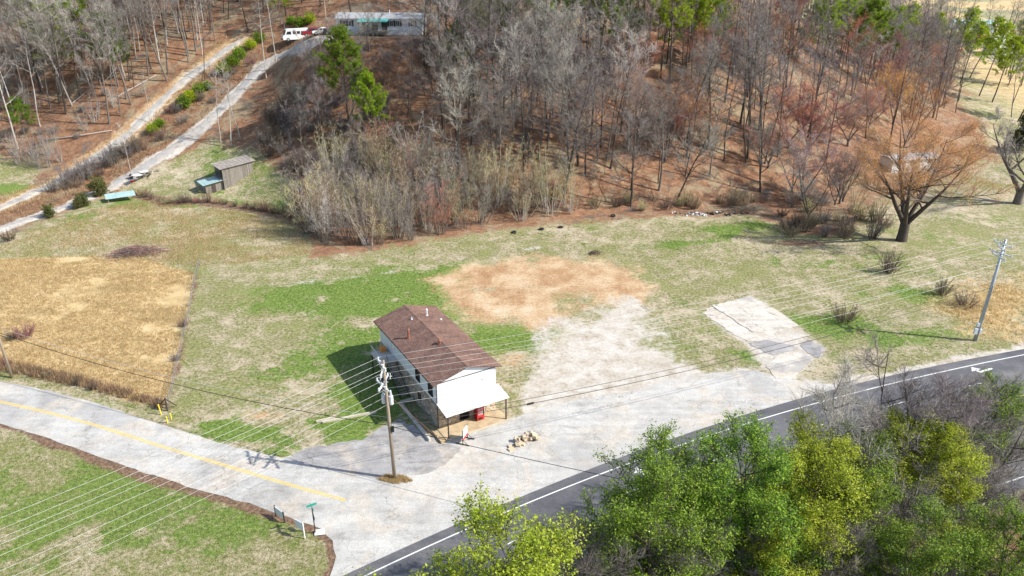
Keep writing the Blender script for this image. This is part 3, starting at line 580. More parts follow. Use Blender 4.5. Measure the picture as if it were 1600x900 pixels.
# portable sign in front of the porch
p = (-4.94, 66.68); sg = empty('sign_stand', (p[0], p[1], .03), R(70), 'portable sign on black X-shaped feet in front of the porch', 'sign')
for x in (-.62, .62):
    m = MB(); m.box(x - .035, x + .035, -.035, .035, 0, 1.75); m.box(x - .05, x + .05, -.75, .75, .0, .07)
    for s in (-1, 1): m.tube([(x, s * .55, .06), (x, 0, .6)], .03, 5)
    m.build('leg_frame', M['black'], sg)
MB().box(-.585, .585, -.03, .03, .75, 1.72).build('panel', M['white'], sg); MB().box(-.585, .585, -.034, .034, .45, .746).build('lower_panel', M['red'], sg)
m = MB()
for k, (a, b) in enumerate(((-.4, .42), (-.45, .3), (-.38, .4))): m.box(a, b, -.036, .036, 1.5 - k * .25, 1.58 - k * .25)
m.build('print', M['pale_blue'], sg)
# pile of stone blocks on the apron
def irregular(r, sx, sy, sz):
    m = MB(); P = []
    for z in (0, 1):
        for x, y in ((-1, -1), (1, -1), (1, 1), (-1, 1)): P.append((x * sx / 2 * r.uniform(.75, 1.1), y * sy / 2 * r.uniform(.75, 1.1), z * sz * r.uniform(.8, 1.1)))
    return m.add(P, [(3, 2, 1, 0), (4, 5, 6, 7), (0, 1, 5, 4), (1, 2, 6, 5), (2, 3, 7, 6), (3, 0, 4, 7)])
r = random.Random(4); p = (1.49, 66.68); pile = empty('stone_block_pile', (p[0], p[1], .03), R(24), 'heap of pale stone blocks and rubble on the pale pavement', 'rubble')
for k in range(40):
    lay = 0 if k < 18 else (1 if k < 32 else 2); b = irregular(r, r.uniform(.35, .6), r.uniform(.3, .45), r.uniform(.2, .35)).build('block', M['stone_pale'] if k % 3 else M['stone'], pile)
    b.location = (r.uniform(-1.5, 1.5) * (1, .8, .55)[lay], r.uniform(-.45, .45), lay * .24); b.rotation_euler = (r.uniform(-.3, .3) * lay, r.uniform(-.3, .3) * lay, r.uniform(0, 3))
for q in ((-2.0, -.7), (-1.8, -.2)):
    b = irregular(r, .7, .5, .15).build('block', M['stone_pale'], pile); b.location = (q[0], q[1], 0)
# ------------------------------------------------------------ utility poles and wires
def insulator(m, p, h=.22): m.tube([(p[0], p[1], p[2]), (p[0], p[1], p[2] + h * .5), (p[0], p[1], p[2] + h)], [.05, .1, .05], 6)
def crossarm(parent, z, L, ang, mt, n=4, name='crossarm'):
    c, s = math.cos(ang), math.sin(ang); Mx = Matrix.Rotation(ang, 4, 'Z')
    a = MB().box(-L / 2, L / 2, .14, .26, z - .07, z + .07, Mx).box(-.5, .5, .26, .28, z - .35, z - .3, Mx).build(name, M[mt], parent)
    for k in range(n):
        x = -L / 2 + .12 + (L - .24) * k / (n - 1); m = MB(); insulator(m, Mx @ Vector((x, .2, z + .07))); m.build('insulator', M['insul'], a)
    return a
PM = (-11.54, 60.63); PR = (60.93, 88.73); PL = (-60.36, 79.48)
pm = empty('utility_pole', (PM[0], PM[1], 0), 0, 'weathered wooden utility pole with cluttered crossarms in front of the brown-roofed building', 'utility pole', 'utility poles')
LEANM = (-.25, .25, 13.3)
MB().tube([(0, 0, 0), (-.12, .1, 6.5), LEANM], [.19, .165, .12], 10).build('pole', M['pole'], pm, True)
AD = math.atan2(PR[1] - PM[1], PR[0] - PM[0])
for z, L, a, n in ((12.9, 2.4, AD + R(95), 4), (12.2, 2.4, AD + R(70), 3), (10.9, 2.9, AD + R(60), 4), (10.6, 2.9, AD + R(105), 4)): q = crossarm(pm, z, L, a, 'insul', n); q.location = (-.2, .2, 0)
for k, (a, z) in enumerate(((.4, 9.0), (2.6, 9.1))):
    m = MB(); x, y = -.17 + .38 * math.cos(a), .15 + .38 * math.sin(a); m.tube([(x, y, z - .45), (x, y, z + .45)], .22, 12); insulator(m, (x, y, z + .45), .3); m.build('transformer', M['insul'], pm)
for k, (a, z) in enumerate(((.2, 11.6), (1.8, 11.4), (3.4, 11.6), (5, 11.3))):
    x, y = -.2 + .45 * math.cos(a), .2 + .45 * math.sin(a); m = MB(); m.tube([(x, y, z - .3), (x + .05, y, z + .3)], .05, 6); m.box(x - .2, x + .2, y - .03, y + .03, z - .05, z + .02); m.build('cutout_switch', M['insul'], pm)
MB().box(.02, .3, -.1, .1, 5.6, 6.2).build('terminal_box', M['black'], pm); MB().tube([(.17, 0, .0), (.08, .08, 6.5)], .03, 5).build('conduit', M['steel'], pm)
pr_ = empty('utility_pole', (PR[0], PR[1], 0), 0, 'tall grey steel-coloured utility pole with crossarms at the right roadside', 'utility pole', 'utility poles')
MB().tube([(0, 0, 0), (.15, 0, 7), (.3, .1, 14.2)], [.24, .2, .14], 12).build('pole', M['steel'], pr_, True)
for z, L, a in ((13.6, 2.5, AD + R(90)), (12.4, 2.8, AD + R(100)), (11.9, 2.8, AD + R(70)), (13.0, 2.0, AD + R(60))): q = crossarm(pr_, z, L, a, 'insul', 4); q.location = (.25, .1, 0)
m = MB()
for s in (-1, 1):
    for k in range(3):
        y = -1 + k; m.tube([(.25 + s * 1.2 * math.sin(t * math.pi / 8) if False else .25 + s * (.2 + .9 * t / 8), y + .1, 13.7 + .6 * math.sin(math.pi * t / 8)) for t in range(9)], .018, 4)
m.build('jumper_loop', M['wire'], pr_)
for x, z, w_, h_ in ((-.36, 1.1, .42, .8), (.26, 1.2, .3, .6), (-.3, 2.2, .3, .5)): MB().box(x - w_ / 2, x + w_ / 2, -.34, -.06, z, z + h_).build('meter_box', M['insul'], pr_)
MB().tube([(.1, -.24, 0), (.2, -.2, 8)], .05, 6).build('conduit', M['steel'], pr_)
pl_ = empty('utility_pole', (PL[0], PL[1], 0), 0, 'leaning pale wooden utility pole beside the tan field at left edge', 'utility pole', 'utility poles')
MB().tube([(0, 0, 0), (-.1, .05, 5), (-.25, .1, 10.6)], [.17, .15, .11], 10).build('pole', M['pole'], pl_, True)
crossarm(pl_, 10.2, 2.2, R(60), 'insul', 3).location = (-.22, .1, 0); MB().tube([(.1, 0, 8.3), (.1, 0, 9.2)], .22, 12).build('transformer', M['insul'], pl_)
PS = (-57.5, 19.5); PE = (45.9, 38.9)
for P_, hh, lb in ((PS, 13.4, 'wooden utility pole beyond the lower left lawn'), (PE, 10.2, 'short wooden utility pole among the near roadside trees')):
    q = empty('utility_pole', (P_[0], P_[1], 0), 0, lb, 'utility pole', 'utility poles'); MB().tube([(0, 0, 0), (0, .05, hh)], [.18, .12], 10).build('pole', M['pole'], q, True); crossarm(q, hh - .4, 2.4, R(130), 'insul', 4)
def cable(name, a, b, sag, rad, mt, label, n=26):
    a = Vector(a); b = Vector(b); P = []
    for i in range(n + 1):
        t = i / n; q = a.lerp(b, t); q.z -= sag * 4 * t * (1 - t); P.append(q)
    o = MB().tube(P, rad, 5).build(name, M[mt], None, True)
    return tag(o, label, 'wire', 'overhead wires')
def pt(P, z, along=0, ang=0): return (P[0] + along * math.cos(ang), P[1] + along * math.sin(ang), z)
ordn = ['topmost', 'second', 'third', 'fourth', 'fifth', 'sixth', 'seventh', 'lowest']
rows = [(13.2, 1.0), (13.1, -1.0), (12.5, 1.0), (11.2, 1.3), (11.1, .3), (11.0, -1.1), (9.3, .2), (8.6, -.1)]
for k, (z, a) in enumerate(rows):
    A1 = AD + R(92)
    cable('power_wire', pt((PM[0] - .2, PM[1] + .2), z, a, A1), pt((PR[0] + .25, PR[1] + .1), z + .8 if z > 10 else z + 1.5, a * 1.1, A1), .9 + .1 * k, .011, 'wire', ordn[k] + ' bright wire from the cluttered wooden pole to the tall grey pole')
    cable('power_wire', pt((PM[0] - .2, PM[1] + .2), z, a, A1), pt(PS, z + .1 if z > 10 else z, a, R(130)), .8 + .08 * k, .011, 'wire', ordn[k] + ' bright wire crossing the lower left lawn to the cluttered wooden pole')
    if k < 6: cable('power_wire', pt((PR[0] + .25, PR[1] + .1), z + .8, a * 1.1, A1), (PR[0] + 75, PR[1] + 22 + a, z + .8), 1.2, .011, 'wire', ordn[k] + ' bright wire running right from the tall grey pole')
cable('phone_cable', (PL[0], PL[1], 6.2), (PM[0], PM[1], 6.3), 1.3, .035, 'black', 'thick black cable sagging across the tan field to the wooden pole')
cable('power_wire', (PL[0], PL[1], 7.0), (PM[0], PM[1], 7.2), 1.3, .014, 'insul', 'thin grey wire above the thick black cable over the tan field')
cable('phone_cable', (PL[0], PL[1], 6.2), (PL[0] - 50, PL[1] + 16, 6.2), 1.0, .035, 'black', 'thick black cable leaving the left pole beyond the frame')
cable('phone_cable', (PM[0], PM[1], 6.2), (PE[0], PE[1], 9.4), 1.1, .03, 'black', 'black cable crossing the dark highway to the near trees')
cable('phone_cable', (PM[0], PM[1], 6.6), (PR[0], PR[1], 8.4), 1.6, .022, 'black', 'upper black cable passing in front of the porch')
cable('phone_cable', (PM[0], PM[1], 6.0), (PR[0], PR[1], 7.6), 1.6, .028, 'black', 'lower black cable with splice passing in front of the porch')
tcl = .185; a = Vector((PM[0], PM[1], 6.0)); b = Vector((PR[0], PR[1], 7.6)); q = a.lerp(b, tcl); q.z -= 1.6 * 4 * tcl * (1 - tcl); t2 = (b - a).normalized()
tag(MB().tube([q - t2 * .4, q - t2 * .35, q + t2 * .35, q + t2 * .4], [.04, .11, .11, .04], 8).build('splice_case', M['black']), 'black splice case hanging on the cable beside the porch', 'splice case')
g = bl(-.9, -.9, 0); tag(MB().tube([(PM[0] - .15, PM[1] + .15, 9.8), (g[0], g[1], .05)], .02, 5).build('guy_wire', M['rust']), 'rusty guy wire from wooden pole down to the building corner', 'guy wire')
# ------------------------------------------------------------ roadside signs at the lower left corner
def panel_sign(name, p, rz, w_, h_, z0, label, mt='white', legs=2, print_=True):
    e = empty(name, (p[0], p[1], 0), rz, label, 'sign')
    for s in ((-1, 1) if legs == 2 else (1,)): MB().box(s * w_ / 2 - .045, s * w_ / 2 + .045, -.045, .045, 0, z0 + h_ + .1).build('post', M[mt], e)
    pn = MB().box(-w_ / 2 + .05, w_ / 2 - .05, -.03, .03, z0, z0 + h_).build('panel', M['pale_blue'], e)
    if print_:
        m = MB()
        for k in range(3): m.box(-w_ / 2 + .2, w_ / 2 - .2 - .1 * k, -.036, -.03, z0 + h_ * (.25 + .25 * k), z0 + h_ * (.25 + .25 * k) + .07)
        m.build('print', M['insul'], pn)
    return e
panel_sign('notice_board', (-21.24, 54.83), R(-40), 1.35, .75, .45, 'white notice board in dark frame at the lawn edge, left of two', 'black')
panel_sign('post_sign', (-18.83, 52.70), R(-34), 1.05, .85, .9, 'white panel sign on one white post beside the street sign', 'white', 1)
p = (-17.59, 53.02); e = empty('street_sign', (p[0], p[1], 0), R(-60), 'green street name sign above the back of a stop sign', 'sign')
MB().box(-.04, .04, -.04, .04, 0, 2.9).build('post', M['black'], e)
MB().box(-.5, .5, -.015, .015, 2.92, 3.15).build('name_plate', M['green_sign'], e)
MB().box(-.015, .015, -.45, .45, 3.16, 3.38).build('name_plate', M['green_sign'], e)
MB().prism([(.38 * math.cos(R(22.5 + 45 * k)), 1.95 + .38 * math.sin(R(22.5 + 45 * k))) for k in range(8)], 1, .045, .06).build('stop_plate', M['steel'], e)
p = (-17.21, 53.10); e = empty('fallen_sign', (p[0], p[1], .0), R(10), 'small white sign lying flat at the base of the street sign', 'sign')
MB().box(-.45, .45, -.3, .3, .14, .17, Matrix.Rotation(R(12), 4, 'X')).build('panel', M['white'], e); MB().tube([(-.2, 0, .02), (-.2, 0, .15)], .025, 5).build('stake', M['steel'], e)
# gas line markers and fence corner
for k, (pp, h_, lb) in enumerate((((-39.11, 71.64), 1.3, 'tallest yellow marker pipe beside the fence corner'), ((-37.75, 70.05), .75, 'short yellow marker pipe nearest the road at the fence corner'), ((-37.62, 70.78), .7, 'short yellow marker pipe right of the fence corner'))):
    e = empty('marker_pipe', (pp[0], pp[1], 0), 0, lb, 'marker', 'yellow marker pipes'); MB().tube([(0, 0, 0), (-.08 * (k == 0), 0, h_)], .07, 8).build('pipe', M['yellow'], e); MB().tube([(-.08 * (k == 0), 0, h_), (-.08 * (k == 0), 0, h_ + .08)], [.09, .05], 8).build('cap', M['yellow'], e)
FEN = [(-38.70, 72.40), (-40.23, 78.04), (-42.62, 86.51), (-45.45, 96.55), (-47.69, 103.95), (-49.48, 110.32), (-50.59, 114.40)]
fe = empty('wire_fence', (FEN[0][0], FEN[0][1], 0), 0, 'weathered wire fence on thin posts between tan field and lawn', 'fence')
Ff = smooth_line(FEN, 3); tops = []
for k, q in enumerate(Ff):
    h_ = 1.15 + .1 * math.sin(k * 2.1); x, y = q[0] - FEN[0][0], q[1] - FEN[0][1]; tops.append((x, y)); MB().tube([(x, y, 0), (x + .04 * math.sin(k), y, h_)], .05, 6).build('post', M['plank'], fe)
for z in (.3, .65, 1.0): MB().tube([(x, y, z) for x, y in tops], .012, 4).build('wire_strand', M['steel'], fe)
m = MB(); m.tube([(0, 0, 0), (0, 0, 1.7)], .1, 7); m.build('corner_post', M['bark_dark'], fe)
for a in ((-1.3, .6), (.7, .8)): MB().tube([(a[0], a[1], .2), (0, 0, 1.6)], .07, 6).build('brace', M['bark_dark'], fe)
MB().tube([(-1.2, .55, .0), (-1.2, .55, 1.3)], .08, 6).build('brace_post', M['bark_dark'], fe); MB().tube([(-1.2, .55, .7), (0, 0, .75)], .05, 6).build('brace', M['bark_dark'], fe)
# beams lying on the lawn
for pa, pb, w_, lb in (((-20.77, 70.05), (-15.19, 72.02), .26, 'longer pale squared beam lying on the lawn by the pole'), ((-21.50, 70.17), (-19.57, 71.03), .2, 'shorter pale beam lying beside the longer one on the lawn')):
    d = Vector((pb[0] - pa[0], pb[1] - pa[1], 0)); o = MB().box(0, d.length, -w_ / 2, w_ / 2, .0, .2).box(d.length * .2, d.length * .24, -w_ / 2 - .01, w_ / 2 + .01, .05, .21).build('beam', M['beam']); o.location = (pa[0], pa[1], .03); o.rotation_euler = (0, 0, math.atan2(d.y, d.x))
    tag(o, lb, 'beam')
# ------------------------------------------------------------ sheds by the drive
def plank_wall(mb, r, a, b, z0, za, zb, gap=.03, th=.04):
    """upright boards from a to b (xy), top height runs from za to zb"""
    a = Vector(a); b = Vector(b); L = (b - a).length; t = (b - a) / L; n = Vector((-t.y, t.x)); s = 0
    while s < L:
        wd = r.uniform(.16, .26); e = min(s + wd, L); h0 = za + (zb - za) * s / L; h1 = za + (zb - za) * e / L; o = r.uniform(0, .025)
        P = []
        for q, h in ((s + gap / 2, h0), (e - gap / 2, h1)):
            for d in (o, o + th):
                c = a + t * q + n * d; P += [(c.x, c.y, z0 - r.uniform(0, .05)), (c.x, c.y, h - r.uniform(0, .06))]
        mb.add(P, [(0, 1, 3, 2), (4, 6, 7, 5), (0, 4, 5, 1), (2, 3, 7, 6), (1, 5, 7, 3), (0, 2, 6, 4)]); s = e
def slope_roof(name, pts, th, mt, parent, ribs=0):
    P = [Vector(p) for p in pts]; m = MB(); m.add([tuple(p) for p in P] + [tuple(p - Vector((0, 0, th))) for p in P], [(0, 1, 2, 3), (7, 6, 5, 4), (0, 4, 5, 1), (1, 5, 6, 2), (2, 6, 7, 3), (3, 7, 4, 0)])
    o = m.build(name, M[mt], parent)
    if ribs:
        m = MB()
        for k in range(1, ribs): m.tube([P[0].lerp(P[1], k / ribs) + Vector((0, 0, .015)), P[3].lerp(P[2], k / ribs) + Vector((0, 0, .015))], .02, 4)
        m.build('rib', M[mt], o)
    return o
r = random.Random(8)
p = (-59.08, 152.02); z0 = gz(*p) - .1; sh = empty('plank_barn', (p[0], p[1], z0), R(38), 'open grey plank barn with sagging tin roof above the small shed', 'barn')
m = MB(); plank_wall(m, r, (0, 0), (6.4, 0), 0, 4.4, 4.9); m.build('front_boards', M['plank'], sh)
m = MB(); plank_wall(m, r, (6.4, 0), (6.4, 4.6), 0, 4.9, 4.9); plank_wall(m, r, (6.4, 4.6), (0, 4.6), 0, 4.9, 4.4); m.build('rear_boards', M['plank'], sh)
m = MB(); plank_wall(m, r, (0, 4.6), (0, 0), 0, 2.2, 2.2); m.build('side_boards', M['plank'], sh)
for x, y in ((0, 0), (0, 2.3), (0, 4.6)): MB().box(x - .1, x + .1, y - .1, y + .1, 0, 4.4).build('post', M['plank'], sh)
MB().box(-.6, 2.2, .3, 4.3, 2.2, 2.3).build('loft_floor', M['plank'], sh)
slope_roof('roof', [(-.6, -.4, 4.5), (7.0, -.4, 5.15), (7.0, 5.1, 5.1), (-.6, 5.1, 4.55)], .07, 'greytin', sh, 9)
p = (-62.28, 150.11); z0 = gz(*p) - .1; s2 = empty('small_shed', (p[0], p[1], z0), R(38), 'small grey plank shed with pale blue-green tin roof', 'shed')
m = MB(); plank_wall(m, r, (0, 0), (3.6, 0), 0, 2.0, 2.3); m.build('front_boards', M['plank'], s2)
m = MB(); plank_wall(m, r, (3.6, 0), (3.6, 3.0), 0, 2.3, 2.3); plank_wall(m, r, (3.6, 3), (0, 3), 0, 2.3, 2.0); plank_wall(m, r, (0, 3.0), (0, 0), 0, 2.0, 2.0); m.build('other_boards', M['plank'], s2)
MB().box(1.2, 2.0, -.07, -.03, .05, 1.75).build('door', M['bark_dark'], s2)
slope_roof('roof', [(-.6, -.5, 2.03), (4.2, -.5, 2.55), (4.2, 3.6, 2.55), (-.6, 3.6, 2.03)], .05, 'tinblue', s2, 7)
p = (-79.88, 145.03); z0 = gz(*p); s3 = empty('tin_lean_to', (p[0], p[1], z0), R(30), 'low blue-green tin lean-to roof beside the round cedar', 'lean-to')
for x, y in ((0, 0), (4.6, 0), (0, 1.9), (4.6, 1.9)): MB().box(x - .06, x + .06, y - .06, y + .06, 0, .9 + .25 * (y > 1)).build('post', M['plank'], s3)
slope_roof('roof', [(-.4, -.4, .9), (5.0, -.4, .9), (5.0, 2.3, 1.2), (-.4, 2.3, 1.2)], .04, 'tinblue', s3, 8)
p = (-77.94, 159.55); sp = empty('scrap_pile', on(p), R(40), 'scattered boards and white scrap panels beside the gravel drive', 'scrap')
for k in range(22):
    L = r.uniform(1.2, 4.2); o = MB().box(-L / 2, L / 2, -.1, .1, 0, .06).build('board', M['plank'] if k % 3 else M['beam'], sp); o.location = (r.uniform(-3.2, 3.2), r.uniform(-1.2, 1.2), .05 + .03 * k); o.rotation_euler = (r.uniform(-.1, .1), r.uniform(-.06, .06), r.gauss(0, .5))
for q in ((3.2, .3), (-2.6, -1.2), (-.6, .4)): o = MB().box(-1, 1, -.6, .6, 0, .05).build('panel', M['white'], sp); o.location = (q[0], q[1], .55); o.rotation_euler = (.12, .1, r.uniform(0, 1))
p = (-81.15, 158.39); e = empty('rubbish_bin', on(p), 0, 'dark rubbish bin at the drive edge by the pale tree', 'bin'); MB().tube([(0, 0, 0), (0, 0, 1.0)], [.32, .38], 12).build('body', M['black'], e); MB().tube([(0, 0, 1.0), (0, 0, 1.1)], [.4, .2], 12).build('lid', M['black'], e)
p = (-80.69, 157.53); e = empty('cooler', on(p), .4, 'red and white cooler on the ground beside the dark bin', 'cooler'); MB().box(-.4, .4, -.25, .25, 0, .4).build('body', M['red'], e); MB().box(-.42, .42, -.27, .27, .4, .52).build('lid', M['white'], e)
# ------------------------------------------------------------ mobile homes and far houses
def mobile_home(name, p, rz, L, D, h, label, sink, wallmt, roofmt, wins, skirt=.8, awn=None, gable=.9):
    e = empty(name, (p[0], p[1], gz(*p) + sink), rz, label, 'mobile home' if 'mobile' in name else 'house')
    wl = MB().box(-L / 2, L / 2, -D / 2, D / 2, skirt, skirt + h).build('wall', M[wallmt], e)
    MB().box(-L / 2 + .05, L / 2 - .05, -D / 2 + .05, D / 2 - .05, -3, skirt - .003).build('skirting', M['insul'], e)
    m = MB(); zt = skirt + h
    m.add([(-L / 2 - .3, -D / 2 - .35, zt), (L / 2 + .3, -D / 2 - .35, zt), (L / 2 + .3, 0, zt + gable), (-L / 2 - .3, 0, zt + gable), (-L / 2 - .3, D / 2 + .35, zt), (L / 2 + .3, D / 2 + .35, zt)], [(0, 1, 2, 3), (3, 2, 5, 4), (0, 3, 4), (1, 5, 2), (0, 4, 5, 1)])
    rf = m.build('roof', M[roofmt], e)
    MB().tube([(L * .1, -D * .1, zt + .3), (L * .1, -D * .1, zt + gable + .6)], .1, 8).build('roof_pipe', M['white'], rf)
    MB().box(-L / 2 - .32, L / 2 + .32, -D / 2 - .4, -D / 2 - .35, zt - .1, zt + .06).build('gutter', M['white'], rf)
    for x, w_, h_ in wins:
        g_ = window(e, Matrix.Translation((x, -D / 2 - .05, skirt + 2.1 - h_)), w_, h_, 'window', 'white', 2, 1, .02)
        for s in (-1, 1): MB().box(x + s * (w_ / 2 + .25) - .2, x + s * (w_ / 2 + .25) + .2, -D / 2 - .06, -D / 2 - .004, skirt + 2.05 - h_, skirt + 2.15).build('shutter', M['black'], g_)
    return e
hp = (-30.0, 187.0)
mh = mobile_home('mobile_home', hp, R(-2), 19.5, 8, 2.6, 'long pale blue-grey mobile home with teal awning on the hilltop', .2, 'pale_blue', 'greyroof', [(-8.0, .9, 1.2), (-6.6, .7, 1.2), (2.8, .9, 1.2), (4.3, .9, 1.2), (7.6, .9, 1.2)])
m = MB(); m.box(-4.2, 2.2, -7.0, -4.0, .65, .8); dk = m.build('deck', M['plank'], mh)
for x in (-4.0, -2.0, 0, 2.0): MB().box(x - .08, x + .08, -6.95, -6.8, -3, .65).build('deck_post', M['plank'], mh); MB().box(x - .06, x + .06, -6.95, -6.83, .8, 3.0).build('awning_post', M['black'], mh)
m = MB(); m.box(-4.2, 2.2, -6.98, -6.92, 1.6, 1.68)
for x in np.arange(-4.1, 2.2, .35): m.box(x - .025, x + .025, -6.97, -6.93, .8, 1.6)
m.build('railing', M['plank'], dk)
slope_roof('awning', [(-4.4, -7.1, 2.95), (2.4, -7.1, 2.95), (2.4, -4.0, 3.3), (-4.4, -4.0, 3.3)], .08, 'teal', mh)
for x in (-3.2, -1.0, 1.2): window(mh, Matrix.Translation((x, -4.06, .9)), 1.3, 1.9, 'patio_door', 'black', 2, 1, .02)
m = MB()
for k in range(5): m.box(-5.6 + k * .28, -5.3 + k * .28, -6.6, -5.4, -.4 + k * .22 - .6, -.35 + k * .22)
m.build('steps', M['plank'], mh)
mobile_home('white_mobile_home', (88.20, 166.43), R(14), 12.0, 4.2, 2.3, 'white mobile home glimpsed through the red-budded tree', .1, 'white', 'greyroof', [(-3.8, .9, .9), (-.4, 1.0, .9), (4.0, .9, .9)], .5, None, .5)
def far_house(p, rz, L, D, h, wallmt, roofmt, label, gable=1.6): return mobile_home('far_house', p, rz, L, D, h, label, 0, wallmt, roofmt, [(-L * .3, 1.2, 1.2), (0, 1.2, 1.2), (L * .3, 1.2, 1.2)], .3, None, gable)
far_house((233.51, 410.24), R(-5), 19, 9, 3.2, 'pale_blue', 'tinblue', 'far low building with pale blue metal roof behind the leaning pines')
far_house((199.22, 352.47), R(-8), 15, 9, 3, 'white', 'maroon', 'far white house with dull red roof behind the leaning pines')
far_house((202.99, 332.02), R(10), 9, 8, 4.5, 'white', 'white', 'far white garage at the right edge of the valley')
# ------------------------------------------------------------ vehicles on the hilltop
def vehicle(name, p, rz, label, cat, L, W, prof, cab, mt, wheel=.34, group='vehicles parked at the hilltop house', dz=.14):
    e = empty(name, on(p, dz), rz, label, cat, group)
    m = MB(); m.prism(prof, 1, -W / 2, W / 2); b = m.build('body', M[mt], e)
    for s in (-1, 1):
        for q in cab: MB().prism(q, 1, s * (W / 2 + .004) - .012, s * (W / 2 + .004) + .012).build('side_window', M['glass'], b)
    fx = max(x for x, z in prof); bx = min(x for x, z in prof)
    for x, s in ((L * .32, -1), (L * .32, 1), (-L * .3, -1), (-L * .3, 1)):
        w_ = MB().tube([(x, s * (W / 2 - .16), wheel), (x, s * (W / 2 + .05), wheel)], wheel, 14).build('wheel', M['rubber'], e); MB().tube([(x, s * (W / 2 + .05), wheel), (x, s * (W / 2 + .065), wheel)], wheel * .6, 10).build('rim', M['steel'], w_)
    for s in (-1, 1):
        MB().box(fx - .02, fx + .025, s * W * .36 - .15, s * W * .36 + .15, .62, .78).build('headlight', M['insul'], e); MB().box(bx - .025, bx + .02, s * W * .4 - .09, s * W * .4 + .09, .7, .95).build('tail_light', M['red'], e)
    MB().box(fx - .05, fx + .09, -W / 2 + .03, W / 2 - .03, .32, .5).build('bumper', M['black'], e); MB().box(bx - .09, bx + .05, -W / 2 + .03, W / 2 - .03, .32, .5).build('bumper', M['black'], e)
    return e, b
van, vb = vehicle('white_van', (-52.35, 194.28), R(205), 'white boxy van parked on the pale hilltop drive', 'van', 6.4, 2.2, [(-3.2, .35), (3.2, .35), (3.2, 1.3), (2.75, 1.45), (2.3, 2.55), (2.0, 2.7), (-3.1, 2.7), (-3.2, 2.5)], [[(1.2, 1.55), (2.4, 1.55), (2.1, 2.25), (1.2, 2.25)], [(.1, 1.6), (.8, 1.6), (.8, 2.25), (.1, 2.25)], [(-.9, 1.6), (-.2, 1.6), (-.2, 2.25), (-.9, 2.25)], [(-1.9, 1.6), (-1.2, 1.6), (-1.2, 2.25), (-1.9, 2.25)]], 'white', .4)
for y in (-.55, .55): MB().box(-3.225, -3.2, y - .35, y + .35, 1.5, 2.2).build('rear_window', M['glass'], vb)
MB().add([(2.77, -.95, 1.5), (2.77, .95, 1.5), (2.36, .9, 2.5), (2.36, -.9, 2.5)], [(0, 1, 2, 3)]).build('windscreen', M['glass'], vb)
suv = [(-2.3, .35), (2.3, .35), (2.32, .85), (2.2, 1.02), (1.05, 1.12), (.45, 1.72), (.2, 1.78), (-1.95, 1.78), (-2.25, 1.2), (-2.32, .8)]
scab = [[(.35, 1.15), (.9, 1.15), (.42, 1.62), (.35, 1.62)], [(-.65, 1.15), (.25, 1.15), (.25, 1.65), (-.65, 1.65)], [(-1.8, 1.15), (-.75, 1.15), (-.75, 1.65), (-1.65, 1.65)]]
for pp, rz, mt, lb in (((-45.60, 183.23), R(205), 'maroon', 'dark red sport utility vehicle parked behind the white van'), ((-40.69, 183.70), R(190), 'black', 'black sport utility vehicle parked against the mobile home')):
    e, b = vehicle('parked_suv', pp, rz, lb, 'car', 4.6, 1.9, suv, scab, mt)
    MB().add([(-2.0, -.8, 1.72), (-2.0, .8, 1.72), (-2.26, .85, 1.25), (-2.26, -.85, 1.25)], [(0, 1, 2, 3)]).build('rear_window', M['glass'], b); MB().add([(1.07, -.85, 1.13), (1.07, .85, 1.13), (.5, .8, 1.7), (.5, -.8, 1.7)], [(0, 1, 2, 3)]).build('windscreen', M['glass'], b)
sed = [(-2.2, .3), (2.2, .3), (2.22, .7), (2.1, .82), (1.1, .92), (.4, 1.38), (-.9, 1.4), (-1.5, .98), (-2.15, .92)]
vehicle('parked_car', (-43.47, 183.70), R(200), 'small white car between the red and black vehicles', 'car', 4.4, 1.75, sed, [[(-.15, .95), (.85, .95), (.35, 1.3), (-.15, 1.32)], [(-1.2, .98), (-.25, .95), (-.25, 1.32), (-.85, 1.32)]], 'white', .31)
p = (-40.73, 177.37); e = empty('utility_pole', on(p), 0, 'thin wooden pole beside the hilltop drive near the mobile home', 'utility pole', 'utility poles'); MB().tube([(0, 0, -.3), (0, 0, 8.6)], [.13, .09], 8).build('pole', M['pole'], e, True); MB().box(-.8, .8, -.06, .06, 8.0, 8.14).build('crossarm', M['pole'], e)
# ------------------------------------------------------------ dumped things along the tree line
def tyre(p, tilt, label):
    n, k = 16, 8; m = MB(); V = []
    for i in range(n):
        for j in range(k): a = 2 * math.pi * i / n; b = 2 * math.pi * j / k; rr = .27 + .1 * math.cos(b); V.append((rr * math.cos(a), rr * math.sin(a), .11 + .11 * math.sin(b)))
    o = m.add(V, [(i * k + j, i * k + (j + 1) % k, (i + 1) % n * k + (j + 1) % k, (i + 1) % n * k + j) for i in range(n) for j in range(k)]).build('discarded_tyre', M['rubber'], None, True)
    o.location = on(p, .02); o.rotation_euler = (tilt, 0, p[0]); o.scale = (1.3,) * 3; tag(o, label, 'tyre', 'discarded tyres')
tyre((5.33, 130.39), .05, 'left of two dark tyres lying on the grass below the tree line'); tyre((8.85, 131.31), .08, 'right of two dark tyres lying on the grass below the tree line'); tyre((0.34, 128.56), .1, 'lone dark tyre at the foot of the pale thicket'); tyre((19.11, 137.24), .2, 'dark tyre at the dirt edge under the big trees'); tyre((40.71, 136.69), 1.0, 'tyre leaning on the rubbish heap under the trees')
r = random.Random(12); p = (35.15, 137.66); tr = empty('rubbish_heap', on(p), 0, 'heap of white and dark rubbish dumped along the wood edge', 'rubbish')
